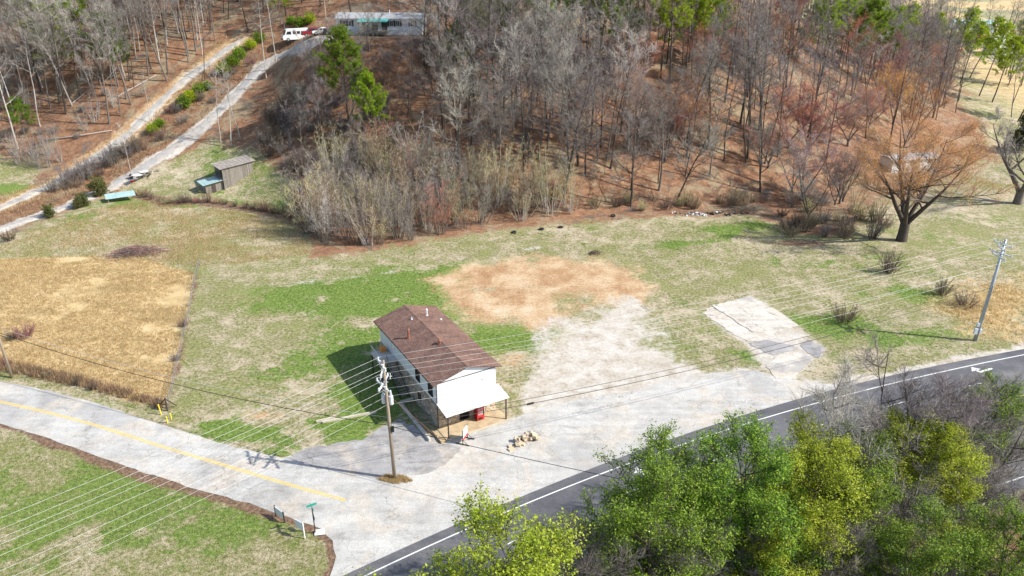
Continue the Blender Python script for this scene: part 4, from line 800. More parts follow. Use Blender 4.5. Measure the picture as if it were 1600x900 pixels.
for k in range(46):
    o = irregular(r, r.uniform(.2, .7), r.uniform(.2, .5), r.uniform(.1, .35)).build('scrap_piece', M[('white', 'insul', 'white', 'black', 'plank')[k % 5] if k < 30 else 'black'], tr); x = r.gauss(-1, 2.2) if k < 30 else r.gauss(4, 2); y = r.gauss(.3, .5); o.location = (x, y, gz(p[0] + x, p[1] + y) - gz(*p)); o.rotation_euler = (r.uniform(-.5, .5), r.uniform(-.5, .5), r.uniform(0, 3))
# ------------------------------------------------------------ trees: skeletons grown as segments, then meshed
def seg_mesh(S, n):
    """S (m,8): x0 y0 z0 x1 y1 z1 r0 r1 -> open n-sided frusta (a point when n is 0)"""
    S = np.asarray(S, float).reshape(-1, 8); m = len(S); a = S[:, 0:3]; b = S[:, 3:6]; t = b - a; t = t / (np.linalg.norm(t, axis=1)[:, None] + 1e-9)
    ref = np.where(np.abs(t[:, 2:3]) > .9, np.array([[1., 0, 0]]), np.array([[0, 0, 1.]])); u = np.cross(t, ref); u /= np.linalg.norm(u, axis=1)[:, None] + 1e-9; v = np.cross(t, u)
    ang = 2 * np.pi * np.arange(n) / n; ring = u[:, None, :] * np.cos(ang)[None, :, None] + v[:, None, :] * np.sin(ang)[None, :, None]
    V = np.concatenate([a[:, None] + ring * S[:, 6][:, None, None], b[:, None] + ring * S[:, 7][:, None, None]], 1).reshape(-1, 3)
    k = np.arange(n); f = np.stack([k, (k + 1) % n, n + (k + 1) % n, n + k], -1)
    return V, (f[None] + (np.arange(m) * 2 * n)[:, None, None]).reshape(-1, 4)
def joinm(parts):
    V = []; F = []; o = 0
    for v, f in parts:
        if len(v) == 0: continue
        V.append(v); F.append(f + o); o += len(v)
    return np.concatenate(V), np.concatenate(F)
def quads(P, D, N, L, W):
    """leaf blades: centre P, long axis D, side axis N, kite outline"""
    s = np.cross(D, N); s /= np.linalg.norm(s, axis=1)[:, None] + 1e-9
    V = np.stack([P - D * (L / 2)[:, None], P + s * (W / 2)[:, None] - D * (L * .05)[:, None], P + D * (L / 2)[:, None], P - s * (W / 2)[:, None] - D * (L * .05)[:, None]], 1).reshape(-1, 3)
    return V, np.arange(len(V)).reshape(-1, 4)
def unit(r, n): q = r.normal(size=(n, 3)); return q / np.linalg.norm(q, axis=1)[:, None]
def walk(r, p, d, L, n, r0, r1, up, wig):
    """a bending shoot: list of points and radii"""
    P = [np.array(p, float)]; d = np.array(d, float); d /= np.linalg.norm(d)
    for i in range(n):
        d = d + r.normal(size=3) * wig + np.array([0, 0, up]); d /= np.linalg.norm(d); P.append(P[-1] + d * L / n)
    return P, np.linspace(r0, r1, n + 1)
def segs(P, R_): return [np.concatenate([P[i], P[i + 1], [R_[i], R_[i + 1]]]) for i in range(len(P) - 1)]
def at_path(P, t):
    x = t * (len(P) - 1); i = min(int(x), len(P) - 2); return P[i] + (P[i + 1] - P[i]) * (x - i), P[i + 1] - P[i]
def skeleton(seed, H, r0=.16, base=.4, nl=14, spread=.32, el=(25, 60), up=.10, forks=1, nb=7, nt=8, tw=.014, lean=.03, tl=1.0, stump=0):
    r = np.random.RandomState(seed); T = []; L = []; B = []; W = []; tips = []
    stems = []
    for k in range(forks):
        a = 2 * np.pi * (k + r.rand() * .5) / forks; ln = lean if forks == 1 else .22 + .14 * r.rand()
        P, Q = walk(r, (0, 0, stump - .3), (ln * np.cos(a), ln * np.sin(a), 1 if not stump else .55), (H - stump) * (1 if forks == 1 else r.uniform(.8, 1)), 10, r0 / (forks ** .4), .025, .03, .035 + (.03 if stump else 0)); stems.append((P, Q)); T += segs(P, Q)
    if stump: T += segs([np.array([0, 0, -.3]), np.array([.05, 0, stump * .5]), np.array([0, 0, stump + .1])], [r0 * 1.15, r0 * .95, r0 * .9])
    for P, Q in stems:
        for i in range(max(3, nl // forks)):
            t = base + (1 - base) * ((i + r.rand()) / max(3, nl // forks)) * .97; p, dd = at_path(P, t); az = i * 2.4 + r.rand()
            e = R(r.uniform(*el)); f = 1 - (t - base) / (1 - base)
            ln = H * spread * (.35 + .75 * f ** .7) * r.uniform(.75, 1.15); d = (np.cos(az) * np.cos(e), np.sin(az) * np.cos(e), np.sin(e))
            lr = max(.045, np.interp(t, np.linspace(0, 1, len(Q)), Q) * .6); LP, LQ = walk(r, p, d, ln, 5, lr, .012, up, .12); L += segs(LP, LQ)
            for j in range(nb):
                tt = .22 + .78 * (j + r.rand()) / nb; q, qd = at_path(LP, tt); qd = qd / np.linalg.norm(qd)
                d2 = qd + unit(r, 1)[0] * .75 + np.array([0, 0, .12]); bl_ = ln * r.uniform(.28, .5) * (1.15 - .5 * tt) + .3
                BP, BQ = walk(r, q, d2, bl_, 3, max(.02, lr * .4), tw * .9, up, .15); B += segs(BP, BQ)
                for k in range(nt):
                    u = .15 + .85 * (k + r.rand()) / nt; w, wd = at_path(BP, u); wd = wd / np.linalg.norm(wd); d3 = wd + unit(r, 1)[0] * 1.0 + np.array([0, 0, .06]); d3 /= np.linalg.norm(d3); wl = r.uniform(.45, 1.0) * tl
                    m = w + d3 * wl * .55; e2 = m + (d3 + unit(r, 1)[0] * .35) * wl * .5; W.append(np.concatenate([w, m, [tw, tw * .8]])); W.append(np.concatenate([m, e2, [tw * .8, tw * .3]]))
                    d4 = d3 + unit(r, 1)[0] * .8; e3 = m + d4 / np.linalg.norm(d4) * wl * .5; W.append(np.concatenate([m, e3, [tw * .8, tw * .3]])); tips.append(e2); tips.append(e3); tips.append(m)
    return np.array(T), np.array(L), np.array(B), np.array(W), np.array(tips)
def bare_meshes(name, seed, buds=None, **kw):
    T, L, B, W, tips = skeleton(seed, **kw)
    tv, tf = joinm([seg_mesh(T, 7), seg_mesh(L, 4)]); cv, cf = joinm([seg_mesh(B, 3), seg_mesh(W, 3)])
    tm = npmesh(name + '_trunk', tv, tf); cm = npmesh(name + '_crown', cv, cf); bm = None
    if buds:
        r = np.random.RandomState(seed + 99); k = buds; P = np.repeat(tips, k, 0); P = P + r.normal(size=P.shape) * .16; n = len(P)
        bm = npmesh(name + '_buds', *quads(P, unit(r, n), unit(r, n), r.uniform(.05, .13, n), r.uniform(.03, .08, n)))
    for m in (tm, cm): m.polygons.foreach_set('use_smooth', [True] * len(m.polygons))
    return tm, cm, bm
def leafy_meshes(name, seed, per=6, size=(.10, .2), scat=.3, aspect=.55, **kw):
    T, L, B, W, tips = skeleton(seed, **kw); tv, tf = joinm([seg_mesh(T, 8), seg_mesh(L, 5), seg_mesh(B, 3), seg_mesh(W, 3)]); r = np.random.RandomState(seed + 5)
    P = np.repeat(tips, per, 0); P = P + r.normal(size=P.shape) * scat; n = len(P); D = unit(r, n); D[:, 2] *= .5; D /= np.linalg.norm(D, axis=1)[:, None]; N = unit(r, n) * .8 + np.array([0, 0, 1.]); s = r.uniform(size[0], size[1], n)
    return npmesh(name + '_trunk', tv, tf), npmesh(name + '_crown', *quads(P, D, N, s, s * aspect)), None
def pine_meshes(name, seed, H, base=.5, nl=34, spread=.22, dens=26, nd=.32):
    r = np.random.RandomState(seed); T = []; L = []; tips = []; dirs = []
    P, Q = walk(r, (0, 0, -.3), (r.normal() * .04, r.normal() * .04, 1), H, 12, .17, .03, .02, .02); T += segs(P, Q)
    for i in range(nl):
        t = base + (1 - base) * (i + r.rand()) / nl; p, _ = at_path(P, t); f = 1 - (t - base) / (1 - base); az = i * 2.4 + r.rand(); e = R(r.uniform(0, 30) + 30 * (1 - f)); ln = H * spread * (.25 + .75 * min(1, f * 1.6)) * r.uniform(.6, 1.2)
        LP, LQ = walk(r, p, (np.cos(az) * np.cos(e), np.sin(az) * np.cos(e), np.sin(e)), ln, 4, .05, .012, .07, .12); L += segs(LP, LQ)
        for j in range(int(5 + ln * 3)):
            u = r.uniform(.35, 1); q, qd = at_path(LP, u); qd = qd / np.linalg.norm(qd); d = qd + unit(r, 1)[0] * .9; d /= np.linalg.norm(d); e_ = q + d * r.uniform(.2, .75); L.append(np.concatenate([q, e_, [.012, .006]])); tips.append(e_); dirs.append(d)
    tv, tf = joinm([seg_mesh(T, 8), seg_mesh(L, 4)]); tips = np.array(tips); dirs = np.array(dirs)
    PP = np.repeat(tips, dens, 0); n = len(PP); D = np.repeat(dirs, dens, 0) * .7 + unit(r, n); D[:, 2] += .25; D /= np.linalg.norm(D, axis=1)[:, None]; s = r.uniform(.7, 1.2, n) * nd
    PP = PP + D * (s * .45)[:, None] + r.normal(size=PP.shape) * .06
    return npmesh(name + '_trunk', tv, tf), npmesh(name + '_crown', *quads(PP, D, unit(r, n), s, np.full(n, .055))), None
def shrub_leafy(name, seed, H, W, n, shape='cone', size=(.1, .22)):
    """many sprays: leaves cluster along shoots that leave a few stems, so the outline is ragged"""
    r = np.random.RandomState(seed); T = []; tips = []; dirs = []
    for k in range(6):
        a = r.rand() * 6.28; sp = r.rand() * (.12 if shape == 'cone' else .5); P, Q = walk(r, (0, 0, -.2), (sp * np.cos(a), sp * np.sin(a), 1), H * r.uniform(.6, 1.0), 6, .06, .015, .05, .08); T += segs(P, Q)
        for j in range(26):
            u = r.uniform(.08, 1); q, d = at_path(P, u); b = r.rand() * 6.28; f = (1.1 - u) if shape == 'cone' else np.sqrt(max(.08, 1 - (1.5 * u - .55) ** 2))
            ln = W * .5 * f * r.uniform(.5, 1.15); d = np.array([np.cos(b), np.sin(b), r.uniform(.05, .7)]); e = q + d / np.linalg.norm(d) * ln; e[2] = max(e[2], .12); T.append(np.concatenate([q, e, [.02, .006]]))
            for z in range(5): t = r.uniform(.45, 1.05); tips.append(q + (e - q) * t); dirs.append(d)
    tips = np.array(tips); dirs = np.array(dirs); k = r.randint(0, len(tips), n); P = tips[k] + r.normal(size=(n, 3)) * .16; P[:, 2] = np.maximum(P[:, 2], .05)
    D = dirs[k] + r.normal(size=(n, 3)) * .7; D /= np.linalg.norm(D, axis=1)[:, None]; s = r.uniform(size[0], size[1], n)
    tv, tf = seg_mesh(T, 5); return npmesh(name + '_trunk', tv, tf), npmesh(name + '_crown', *quads(P, D, unit(r, n), s, s * .5)), None
def thicket_meshes(name, seed, H, W, stems=16, tw=.014, twigs=20, buds=0):
    r = np.random.RandomState(seed); T = []; Wg = []; tips = []
    for k in range(stems):
        a = r.rand() * 2 * np.pi; rr = W * .16 * r.rand(); ln = H * r.uniform(.6, 1.05); sp = r.uniform(.05, W / H * .55)
        P, Q = walk(r, (rr * np.cos(a), rr * np.sin(a), -.2), (sp * np.cos(a), sp * np.sin(a), 1), ln, 7, .018 + .005 * H, .01, .02, .07); T += segs(P, Q)
        for j in range(twigs):
            u = r.uniform(.2, 1); q, d = at_path(P, u); d = d / np.linalg.norm(d) + unit(r, 1)[0] * 1.0; d[2] += .12; d /= np.linalg.norm(d); wl = r.uniform(.35, 1) * (.16 * H + .25) * (1.2 - .6 * u)
            m = q + d * wl * .5; e = m + (d + unit(r, 1)[0] * .3) * wl * .5; Wg.append(np.concatenate([q, m, [tw, tw * .8]])); Wg.append(np.concatenate([m, e, [tw * .8, tw * .3]])); tips += [e]
            for z in range(2):
                d2 = d + unit(r, 1)[0] * .8; Wg.append(np.concatenate([m, m + d2 / np.linalg.norm(d2) * wl * .45, [tw * .7, tw * .3]])); tips.append(m + d2 * wl * .4)
    tv, tf = seg_mesh(T, 4); cv, cf = seg_mesh(Wg, 3); bm = None
    if buds:
        tips = np.array(tips); P = np.repeat(tips, buds, 0) + r.normal(size=(len(tips) * buds, 3)) * .12; n = len(P); bm = npmesh(name + '_buds', *quads(P, unit(r, n), unit(r, n), r.uniform(.05, .12, n), r.uniform(.03, .08, n)))
    return npmesh(name + '_trunk', tv, tf), npmesh(name + '_crown', cv, cf), bm
for_rng = random.Random(77)
def plant(name, meshes, p, bark, crown, label, cat, group=None, s=1.0, rz=None, bud=None, lean=(0, 0), dz=0, names=('trunk', 'crown')):
    """one tree: an Empty at its foot with trunk and crown; copies share mesh data, colours sit on the object"""
    e = empty(name, (p[0], p[1], gz(p[0], p[1]) + dz), for_rng.uniform(0, 6.28) if rz is None else rz, label, cat, group)
    e.scale = (s, s, s * for_rng.uniform(.92, 1.08)); e.rotation_euler[0] = lean[0]; e.rotation_euler[1] = lean[1]
    for nm, m, mt in ((names[0], meshes[0], bark), (names[1], meshes[1], crown), ('buds', meshes[2] if bud else None, bud)):
        if m is None: continue
        if not m.materials: m.materials.append(None)
        o = bpy.data.objects.new(nm, m); C.objects.link(o); o.parent = e; o.material_slots[0].link = 'OBJECT'; o.material_slots[0].material = M[mt]
    return e
TALL = [bare_meshes('tall%d' % k, 10 + k, None, H=18 + k % 3 * 2, r0=.17 + .02 * (k % 3), base=.38 + .04 * (k % 2), nl=15, spread=.24, el=(15, 60), up=.07, nb=7, nt=6, tw=.014) for k in range(6)]
WIDE = [bare_meshes('wide%d' % k, 30 + k, 2, H=15 + k, r0=.22, base=.28, nl=18, spread=.38, el=(5, 60), up=.07, nb=9, nt=7, tw=.014) for k in range(5)]
FORK = [bare_meshes('fork%d' % k, 50 + k, 3, H=12 + k, r0=.26, base=.2, nl=22, spread=.36, el=(10, 60), up=.08, forks=3, nb=9, nt=9, tw=.015, stump=1.2) for k in range(4)]
POLEY = [bare_meshes('slim%d' % k, 70 + k, None, H=18 + k * 1.3, r0=.15, base=.5, nl=11, spread=.16, el=(15, 60), up=.07, nb=6, nt=5, tw=.014) for k in range(5)]
SAP = [thicket_meshes('sapling%d' % k, 90 + k, 8 + k * .8, 7.5, 15, .014, 26, 2) for k in range(4)]
BUSH = [thicket_meshes('bush%d' % k, 110 + k, 2.3 + .4 * k, 4.4, 34, .012, 18, 2) for k in range(4)]
PINE = [pine_meshes('pine%d' % k, 130 + k, 15 + 1.5 * k, .45, 46, .25, 34, .36) for k in range(3)]
CED = [shrub_leafy('cedar%d' % k, 150 + k, 4.2, 3.2, 5200, 'round' if k else 'cone', (.12, .28)) for k in range(3)]
EVB = [shrub_leafy('evergreen%d' % k, 160 + k, 2.6, 2.8, 3000, 'round', (.12, .3)) for k in range(2)]
# ---- big single trees
BIG = bare_meshes('big', 201, 6, H=15.5, r0=.7, base=.18, nl=34, spread=.5, el=(5, 50), up=.09, forks=5, nb=12, nt=11, tw=.012, stump=2.4)
plant('spreading_tree', BIG, (67.79, 124.74), 'bark_dark', 'twig_mauve', 'broad spreading tree with thick dark trunk and red buds, right of the lot', 'tree', s=1.25, rz=.4, bud='bud_orange')
BIG2 = bare_meshes('big2', 207, None, H=18, r0=.8, base=.2, nl=26, spread=.42, el=(15, 60), up=.10, forks=3, nb=11, nt=10, tw=.02, stump=2.2)
plant('spreading_tree', BIG2, (99.84, 144.50), 'bark_grey', 'twig_pale', 'huge forked grey tree at the right edge', 'tree', s=1.1, rz=2.2)
plant('young_tree', BUSH[2], (59.46, 110.81), 'bark_dark', 'twig_dark', 'slim bare sapling standing alone on the lawn below the spreading tree', 'tree', s=1.25)
plant('forked_tree', FORK[1], (57.78, 146.49), 'bark_grey', 'twig_pale', 'pale forked bare tree left of the spreading red-budded tree', 'tree', bud='bud_red', s=1.05)
plant('forked_tree', FORK[2], (64.81, 144.72), 'bark_grey', 'twig_mauve', 'mauve forked bare tree next left of the spreading red-budded tree', 'tree', bud='bud_red')
plant('dark_tree', WIDE[0], (22.89, 141.23), 'bark_dark', 'twig_grey', 'dark upright trunk at the wood edge above the rubbish heap, left one', 'tree', s=1.1)
plant('dark_tree', WIDE[1], (31.87, 142.91), 'bark_dark', 'twig_grey', 'dark trunk leaning right at the wood edge above the rubbish heap', 'tree', lean=(0, .38), rz=0)
plant('orange_tree', WIDE[2], (24.19, 156.82), 'bark_pale', 'twig_orange', 'bare tree with glowing orange twigs in the middle of the woods', 'tree', bud='bud_orange', s=.95)
plant('orange_tree', FORK[0], (32.84, 157.97), 'bark_grey', 'twig_red', 'smaller reddish-orange tree right of the glowing orange one', 'tree', bud='bud_orange', s=.8)
for pp, m_, tw_, bd, sc, lb in (((86.18, 197.46), WIDE[3], 'twig_orange', 'bud_orange', 1.0, 'orange-budded tree high in the woods above the white mobile home'), ((64.22, 163.51), FORK[3], 'twig_red', 'bud_red', .95, 'rosy bare tree in the woods left of the spreading tree'), ((99.56, 202.13), FORK[1], 'twig_orange', 'bud_orange', .9, 'orange-tinted tree right of the high orange one'), ((-19.87, 142.95), SAP[2], 'twig_red', 'bud_red', 1.1, 'reddish thicket tree in the middle of the sapling thicket'), ((41.90, 159.28), SAP[0], 'twig_olive', 'bud_straw', 1.2, 'straw-coloured tree in the woods right of the orange ones'), ((53.72, 156.73), FORK[0], 'twig_mauve', 'bud_red', .9, 'pinkish bare tree above the right end of the rubbish heap')):
    plant('tinted_tree', m_, pp, 'bark_grey', tw_, lb, 'tree', bud=bd, s=sc)
plant('pale_tree', SAP[1], (7.32, 138.81), 'bark_pale', 'twig_olive', 'round pale straw-coloured thicket tree at the wood edge', 'tree', bud='bud_straw', s=1.5)
plant('pale_tree', SAP[3], (-3.07, 140.14), 'bark_pale', 'twig_olive', 'yellowish upright thicket tree left of the round pale one', 'tree', bud='bud_straw', s=1.35)
plant('roadside_tree', POLEY[1], (-81.45, 159.21), 'bark_pale', 'twig_pale', 'slim pale bare tree beside the bin on the drive', 'tree', s=.55)
for k, (pp, v, sc, lb) in enumerate((((-64.16, 166.94), 0, .85, 'slim pale tree right of the drive, leftmost of three'), ((-61.38, 165.18), 2, .8, 'slim pale tree right of the drive, middle of three'), ((-59.89, 167.30), 3, .85, 'slim pale tree right of the drive, rightmost of three'), ((-55.46, 186.20), 1, .9, 'slim bare tree at the upper bend of the drive, right one'), ((-57.53, 183.71), 4, .9, 'slim bare tree at the upper bend of the drive, left one'), ((-72.86, 185.88), 2, .75, 'dark slim tree standing between the two gravel tracks'), ((-82.13, 173.94), 3, .5, 'pale broken stem at the edge of the upper track'))):
    plant('drive_side_tree', POLEY[v], pp, 'bark_dark' if 'dark' in lb else 'bark_pale', 'twig_grey' if k > 2 else 'twig_pale', lb, 'tree', s=sc)
# ---- pines
PINEW = [pine_meshes('broadpine%d' % k, 140 + k, 15, .34, 62, .36, 40, .42) for k in range(2)]
for k, (pp, s, mt, lb) in enumerate((((-34.75, 163.17), 1.15, 'needle_dark', 'dark green pine in front of the mobile home, upper of two'), ((-28.92, 157.05), .85, 'needle', 'yellow-green pine just below the dark pine near the mobile home'))): plant('pine_tree', PINEW[k], pp, 'bark_dark', mt, lb, 'pine tree', s=s)
ordp = ['first', 'second', 'third', 'fourth', 'fifth', 'sixth', 'seventh', 'eighth', 'ninth', 'tenth', 'eleventh', 'twelfth', 'thirteenth']
PN = [(40, 0.50, (-110.55, 172.65)), (60, 1.00, (-116.83, 194.52)), (95, 0.95, (-108.98, 189.02)), (130, 1.00, (-105.37, 194.31)), (185, 0.90, (-93.62, 185.82)), (445, 0.60, (-56.42, 199.85)), (715, 0.70, (-11.92, 171.53)), (735, 0.85, (-9.19, 174.00)), (780, 0.90, (-2.89, 179.28)), (830, 0.80, (4.38, 181.08)), (868, 0.95, (9.93, 180.89)), (908, 0.95, (15.78, 180.87)), (960, 1.15, (23.04, 176.83)), (1046, 1.20, (35.56, 176.89)), (1072, 1.10, (40.31, 182.60)), (1118, 0.95, (47.67, 184.44)), (1265, 0.90, (77.63, 206.27)), (1285, 1.00, (79.81, 202.06)), (1310, 1.00, (89.01, 215.27)), (1328, 1.00, (96.91, 227.08)), (1345, 1.20, (94.87, 213.23)), (1365, 1.10, (104.77, 228.17)), (1385, 1.15, (110.62, 232.19)), (1410, 1.00, (123.93, 249.97)), (1450, 0.90, (152.71, 290.26)), (1570, 0.95, (177.69, 283.35)), (1595, 1.05, (171.48, 263.30))]
cnt = {}
for k, (x, s, pp) in enumerate(PN):
    reg = 'left slope above the gravel track' if x < 500 else ('skyline woods at upper right' if x > 1200 else 'upper middle of the wooded hill')
    cnt[reg] = cnt.get(reg, 0) + 1
    plant('pine_tree', PINE[k % 3] if k % 2 else PINEW[k % 4 // 2], pp, 'bark_grey', 'needle' if k % 4 else 'needle_dark', 'yellow-green pine, ' + reg + ', ' + ordp[cnt[reg] - 1] + ' from left', 'pine tree', 'scattered pines ' + reg, s=s * 1.15)
for k, pp in enumerate(((141.34, 272.10), (146.20, 267.93), (156.63, 280.12), (148.77, 259.88), (157.54, 270.18), (146.20, 243.21), (144.49, 233.14), (141.93, 215.12))):
    plant('leaning_pine', PINE[k % 3], pp, 'bark_dark', 'needle', 'tall dark-trunked pine in front of the far valley houses, ' + ordp[k] + ' from left', 'pine tree', 'dark-trunked pines at upper right', s=1.25, lean=(0, .16 + .02 * (k % 3)), rz=0)
# ---- cedars and evergreen bushes
for k, (pp, v, s, lb) in enumerate((((-83.60, 149.54), 1, 1.25, 'large round cedar beside the gravel drive'), ((-83.61, 142.90), 2, .8, 'smaller cedar left of the large round one, right of a pair'), ((-84.10, 141.40), 1, .62, 'smallest cedar left of the large round one'), ((-86.75, 136.26), 2, .75, 'wide dark cedar bush on the drive bend'), ((-37.86, 144.99), 1, .75, 'bright green bush at the thicket corner near the barn'))):
    plant('cedar_bush', CED[v], pp, 'bark_dark', 'cedar' if k < 4 else 'leaf_green', lb, 'bush', s=s)
for k, (x, s, pp) in enumerate(((240, 1.0, (-80.56, 171.17)), (250, .9, (-79.65, 172.92)), (288, 1.1, (-75.52, 178.01)), (298, 1.2, (-74.50, 179.72)), (312, 1.1, (-72.99, 181.88)), (325, .9, (-71.35, 183.05)), (352, 1.3, (-68.49, 187.84)), (364, 1.3, (-67.13, 189.89)), (375, 1.2, (-65.98, 192.34)), (392, 1.1, (-63.99, 195.38)), (405, 1.0, (-62.36, 197.33)), (470, 1.2, (-52.28, 199.60)), (485, 1.0, (-49.90, 199.99)), (455, .9, (-55.14, 201.66)))):
    plant('evergreen_bush', EVB[k % 2], pp, 'bark_dark', 'leaf_green' if k % 3 else 'leaf_spring', 'low evergreen bush between the two gravel tracks' if k < 11 else 'low evergreen bush above the white van', 'bush', 'evergreen bushes between the tracks' if k < 11 else 'evergreen bushes above the van', s=s)
# ---- bushes on the lot
for k, (pp, v, s, mt, bd, lb) in enumerate((((45.79, 94.20), 1, 1.15, 'twig_dark', None, 'round dark bare bush on red soil near the concrete slab'), ((63.79, 102.83), 2, 1.0, 'twig_dark', None, 'left of two dark bare bushes in the tan grass by the tall pole'), ((65.15, 98.98), 0, 1.1, 'twig_dark', None, 'right of two dark bare bushes in the tan grass by the tall pole'), ((-64.55, 89.61), 0, .9, 'twig_red', None, 'dark red bramble bush in the tan field'), ((-65.94, 89.08), 1, .6, 'twig_dark', None, 'brown bramble left of the dark red one in the tan field'), ((-42.20, 83.59), 1, .45, 'twig_mauve', None, 'small brown bush on the fence line'), ((-44.77, 92.69), 2, .5, 'twig_dark', None, 'small dark bush higher on the fence line'), ((-87.30, 124.43), 0, .9, 'twig_dark', None, 'dark bare bush at the left edge by the drive'))):
    plant('bare_bush', BUSH[v], pp, 'bark_dark', mt, lb, 'bush', s=s, bud=bd)
# ---- brush piles
def heap(name, p, n, sx, sy, h, mts, label, cat='brush pile', ln=(.8, 2.4)):
    r = np.random.RandomState(len(label)); e = empty(name, on(p), .2, label, cat)
    for q, mt in enumerate(mts):
        S = []
        for k in range(n // len(mts)):
            x, y = r.normal() * sx, r.normal() * sy; z = h * max(0, 1 - (x / sx / 2.2) ** 2 - (y / sy / 2.2) ** 2) * r.uniform(.3, 1); a = r.rand() * 6.28; l = r.uniform(*ln) / 2; t = r.normal() * .25
            S.append([x - l * np.cos(a), y - l * np.sin(a), max(.02, z - l * t), x + l * np.cos(a), y + l * np.sin(a), max(.04, z + l * t), .03, .012])
        tag(link('branches', npmesh('branches', *seg_mesh(S, 4)), M[mt], e), kind='stuff')
heap('brush_pile', (-62.44, 118.47), 520, 2.1, 1.0, 1.5, ('twig_dark', 'twig_grey', 'twig_red'), 'low dark pile of cut branches in the upper left meadow')
heap('brush_pile', (13.87, 118.47), 90, .5, .4, .7, ('twig_dark', 'bark_dark'), 'small burnt brush heap on the orange soil', ln=(.4, 1.0))
heap('brush_pile', (44.72, 139.47), 260, 2.5, .9, 1.1, ('twig_grey', 'twig_dark'), 'grey heap of branches at the right end of the rubbish heap')
# ---- the woods
rw = random.Random(5)
def inpoly(x, y, P):
    c = False
    for i in range(len(P)):
        a, b = P[i], P[i - 1]
        if (a[1] > y) != (b[1] > y) and x < (b[0] - a[0]) * (y - a[1]) / (b[1] - a[1] + 1e-12) + a[0]: c = not c
    return c
KEEP = [(DRIVE, 3.0), (TRACK, 2.6)]
PLACED = []
def scatter(P, n, gap, tries=6000):
    x0, x1 = min(p[0] for p in P), max(p[0] for p in P); y0, y1 = min(p[1] for p in P), max(p[1] for p in P); out = []
    for _ in range(tries):
        if len(out) >= n: break
        x, y = rw.uniform(x0, x1), rw.uniform(y0, y1)
        if not inpoly(x, y, P) or any((x - a) ** 2 + (y - b) ** 2 < gap * gap for a, b in PLACED[-400:]): continue
        if any(float(sd_line(np.array([x]), np.array([y]), L)[0]) < w for L, w in KEEP): continue
        if abs(x - hp[0]) < 14 and -10 < y - hp[1] < 7: continue
        PLACED.append((x, y)); out.append((x, y))
    return out
def wood(P, n, gap, fams, label, group, name='bare_tree', s=(.8, 1.15), lean=.05):
    for x, y in scatter(P, n, gap):
        fam, bark, crown, bud = rw.choice(fams); sc = rw.uniform(*s)
        bk, cr = rw.choice(bark), rw.choice(crown); ym = sum(p[1] for p in P) / len(P)
        look = {'bark_pale': 'pale-stemmed ', 'bark_dark': 'dark-stemmed ', 'bark_grey': 'grey-stemmed '}[bk] + {'twig_grey': 'grey', 'twig_pale': 'whitish', 'twig_mauve': 'mauve', 'twig_olive': 'straw-coloured', 'twig_red': 'reddish', 'twig_orange': 'orange', 'twig_dark': 'dark brown'}[cr]
        lb = look + ' ' + label + (', nearer' if y < ym else ', further up')
        xm = sorted(p[0] for p in P); lb += ' left' if x < xm[0] + (xm[-1] - xm[0]) * .33 else (' right' if x > xm[0] + (xm[-1] - xm[0]) * .67 else ' middle')
        cat = 'bush' if 'bush' in name or 'clump' in name else 'tree'
        plant(name, rw.choice(fam), (x, y), bk, cr, lb, cat, group, s=sc, bud=bud, lean=(rw.gauss(0, lean), rw.gauss(0, lean)))
G3 = ('bark_grey', 'bark_pale', 'bark_dark')
wood([(-117.03, 167.58), (-100.84, 167.20), (-89.96, 173.12), (-82.08, 185.87), (-73.33, 198.96), (-72.63, 208.82), (-62, 222), (-140, 226), (-128, 175)], 100, 2.0, [(POLEY, ('bark_pale', 'bark_grey', 'bark_pale', 'bark_dark'), ('twig_grey', 'twig_pale', 'twig_grey'), None), (TALL, ('bark_pale', 'bark_grey'), ('twig_grey', 'twig_pale', 'twig_grey'), None)], 'bare tree on the left slope above the gravel track', 'slim bare trees on the left slope', s=(.9, 1.25), lean=.06)
wood([(-91.03, 174.03), (-82.03, 186.69), (-73.25, 199.90), (-75.28, 212.49), (-91.50, 213.10), (-101.38, 192.04)], 26, 2.2, [(POLEY, ('bark_pale', 'bark_grey', 'bark_dark'), ('twig_grey', 'twig_pale'), None), (TALL, ('bark_grey',), ('twig_grey',), None)], 'bare tree just above the gravel track', 'bare trees just above the track', s=(.8, 1.2))
wood([(-115.03, 169.44), (-101.35, 168.39), (-91.03, 174.03), (-82.03, 186.69), (-101.38, 192.04), (-124.73, 190.65)], 26, 2.5, [(SAP, ('bark_grey', 'bark_pale'), ('twig_grey', 'twig_mauve', 'twig_pale'), None), (BUSH, ('bark_grey',), ('twig_grey', 'twig_dark', 'twig_mauve'), None)], 'understorey sapling on the left slope', 'understorey on the left slope', 'understorey_tree', s=(.4, .8))
wood([(-58.33, 197.30), (-37.97, 200.79), (-23.51, 198.27), (3.04, 191.88), (20, 235), (-70, 235)], 24, 3, [(TALL, G3, ('twig_grey', 'twig_mauve'), None), (WIDE, ('bark_grey',), ('twig_grey',), None)], 'bare tree on the slope behind the mobile home', 'bare trees behind the mobile home', s=(.9, 1.2))
wood([(-22.38, 174.31), (-14.18, 151.15), (-4.86, 138.34), (12.30, 140.25), (22.73, 145.37), (27.32, 190.07), (0.00, 190.33)], 62, 2.9, [(TALL, ('bark_dark', 'bark_grey', 'bark_dark'), ('twig_grey', 'twig_mauve'), None), (WIDE, ('bark_grey', 'bark_dark'), ('twig_grey', 'twig_mauve', 'twig_pale'), None)], 'bare tree in the woods right of the mobile home', 'bare trees of the middle woods', s=(.85, 1.25))
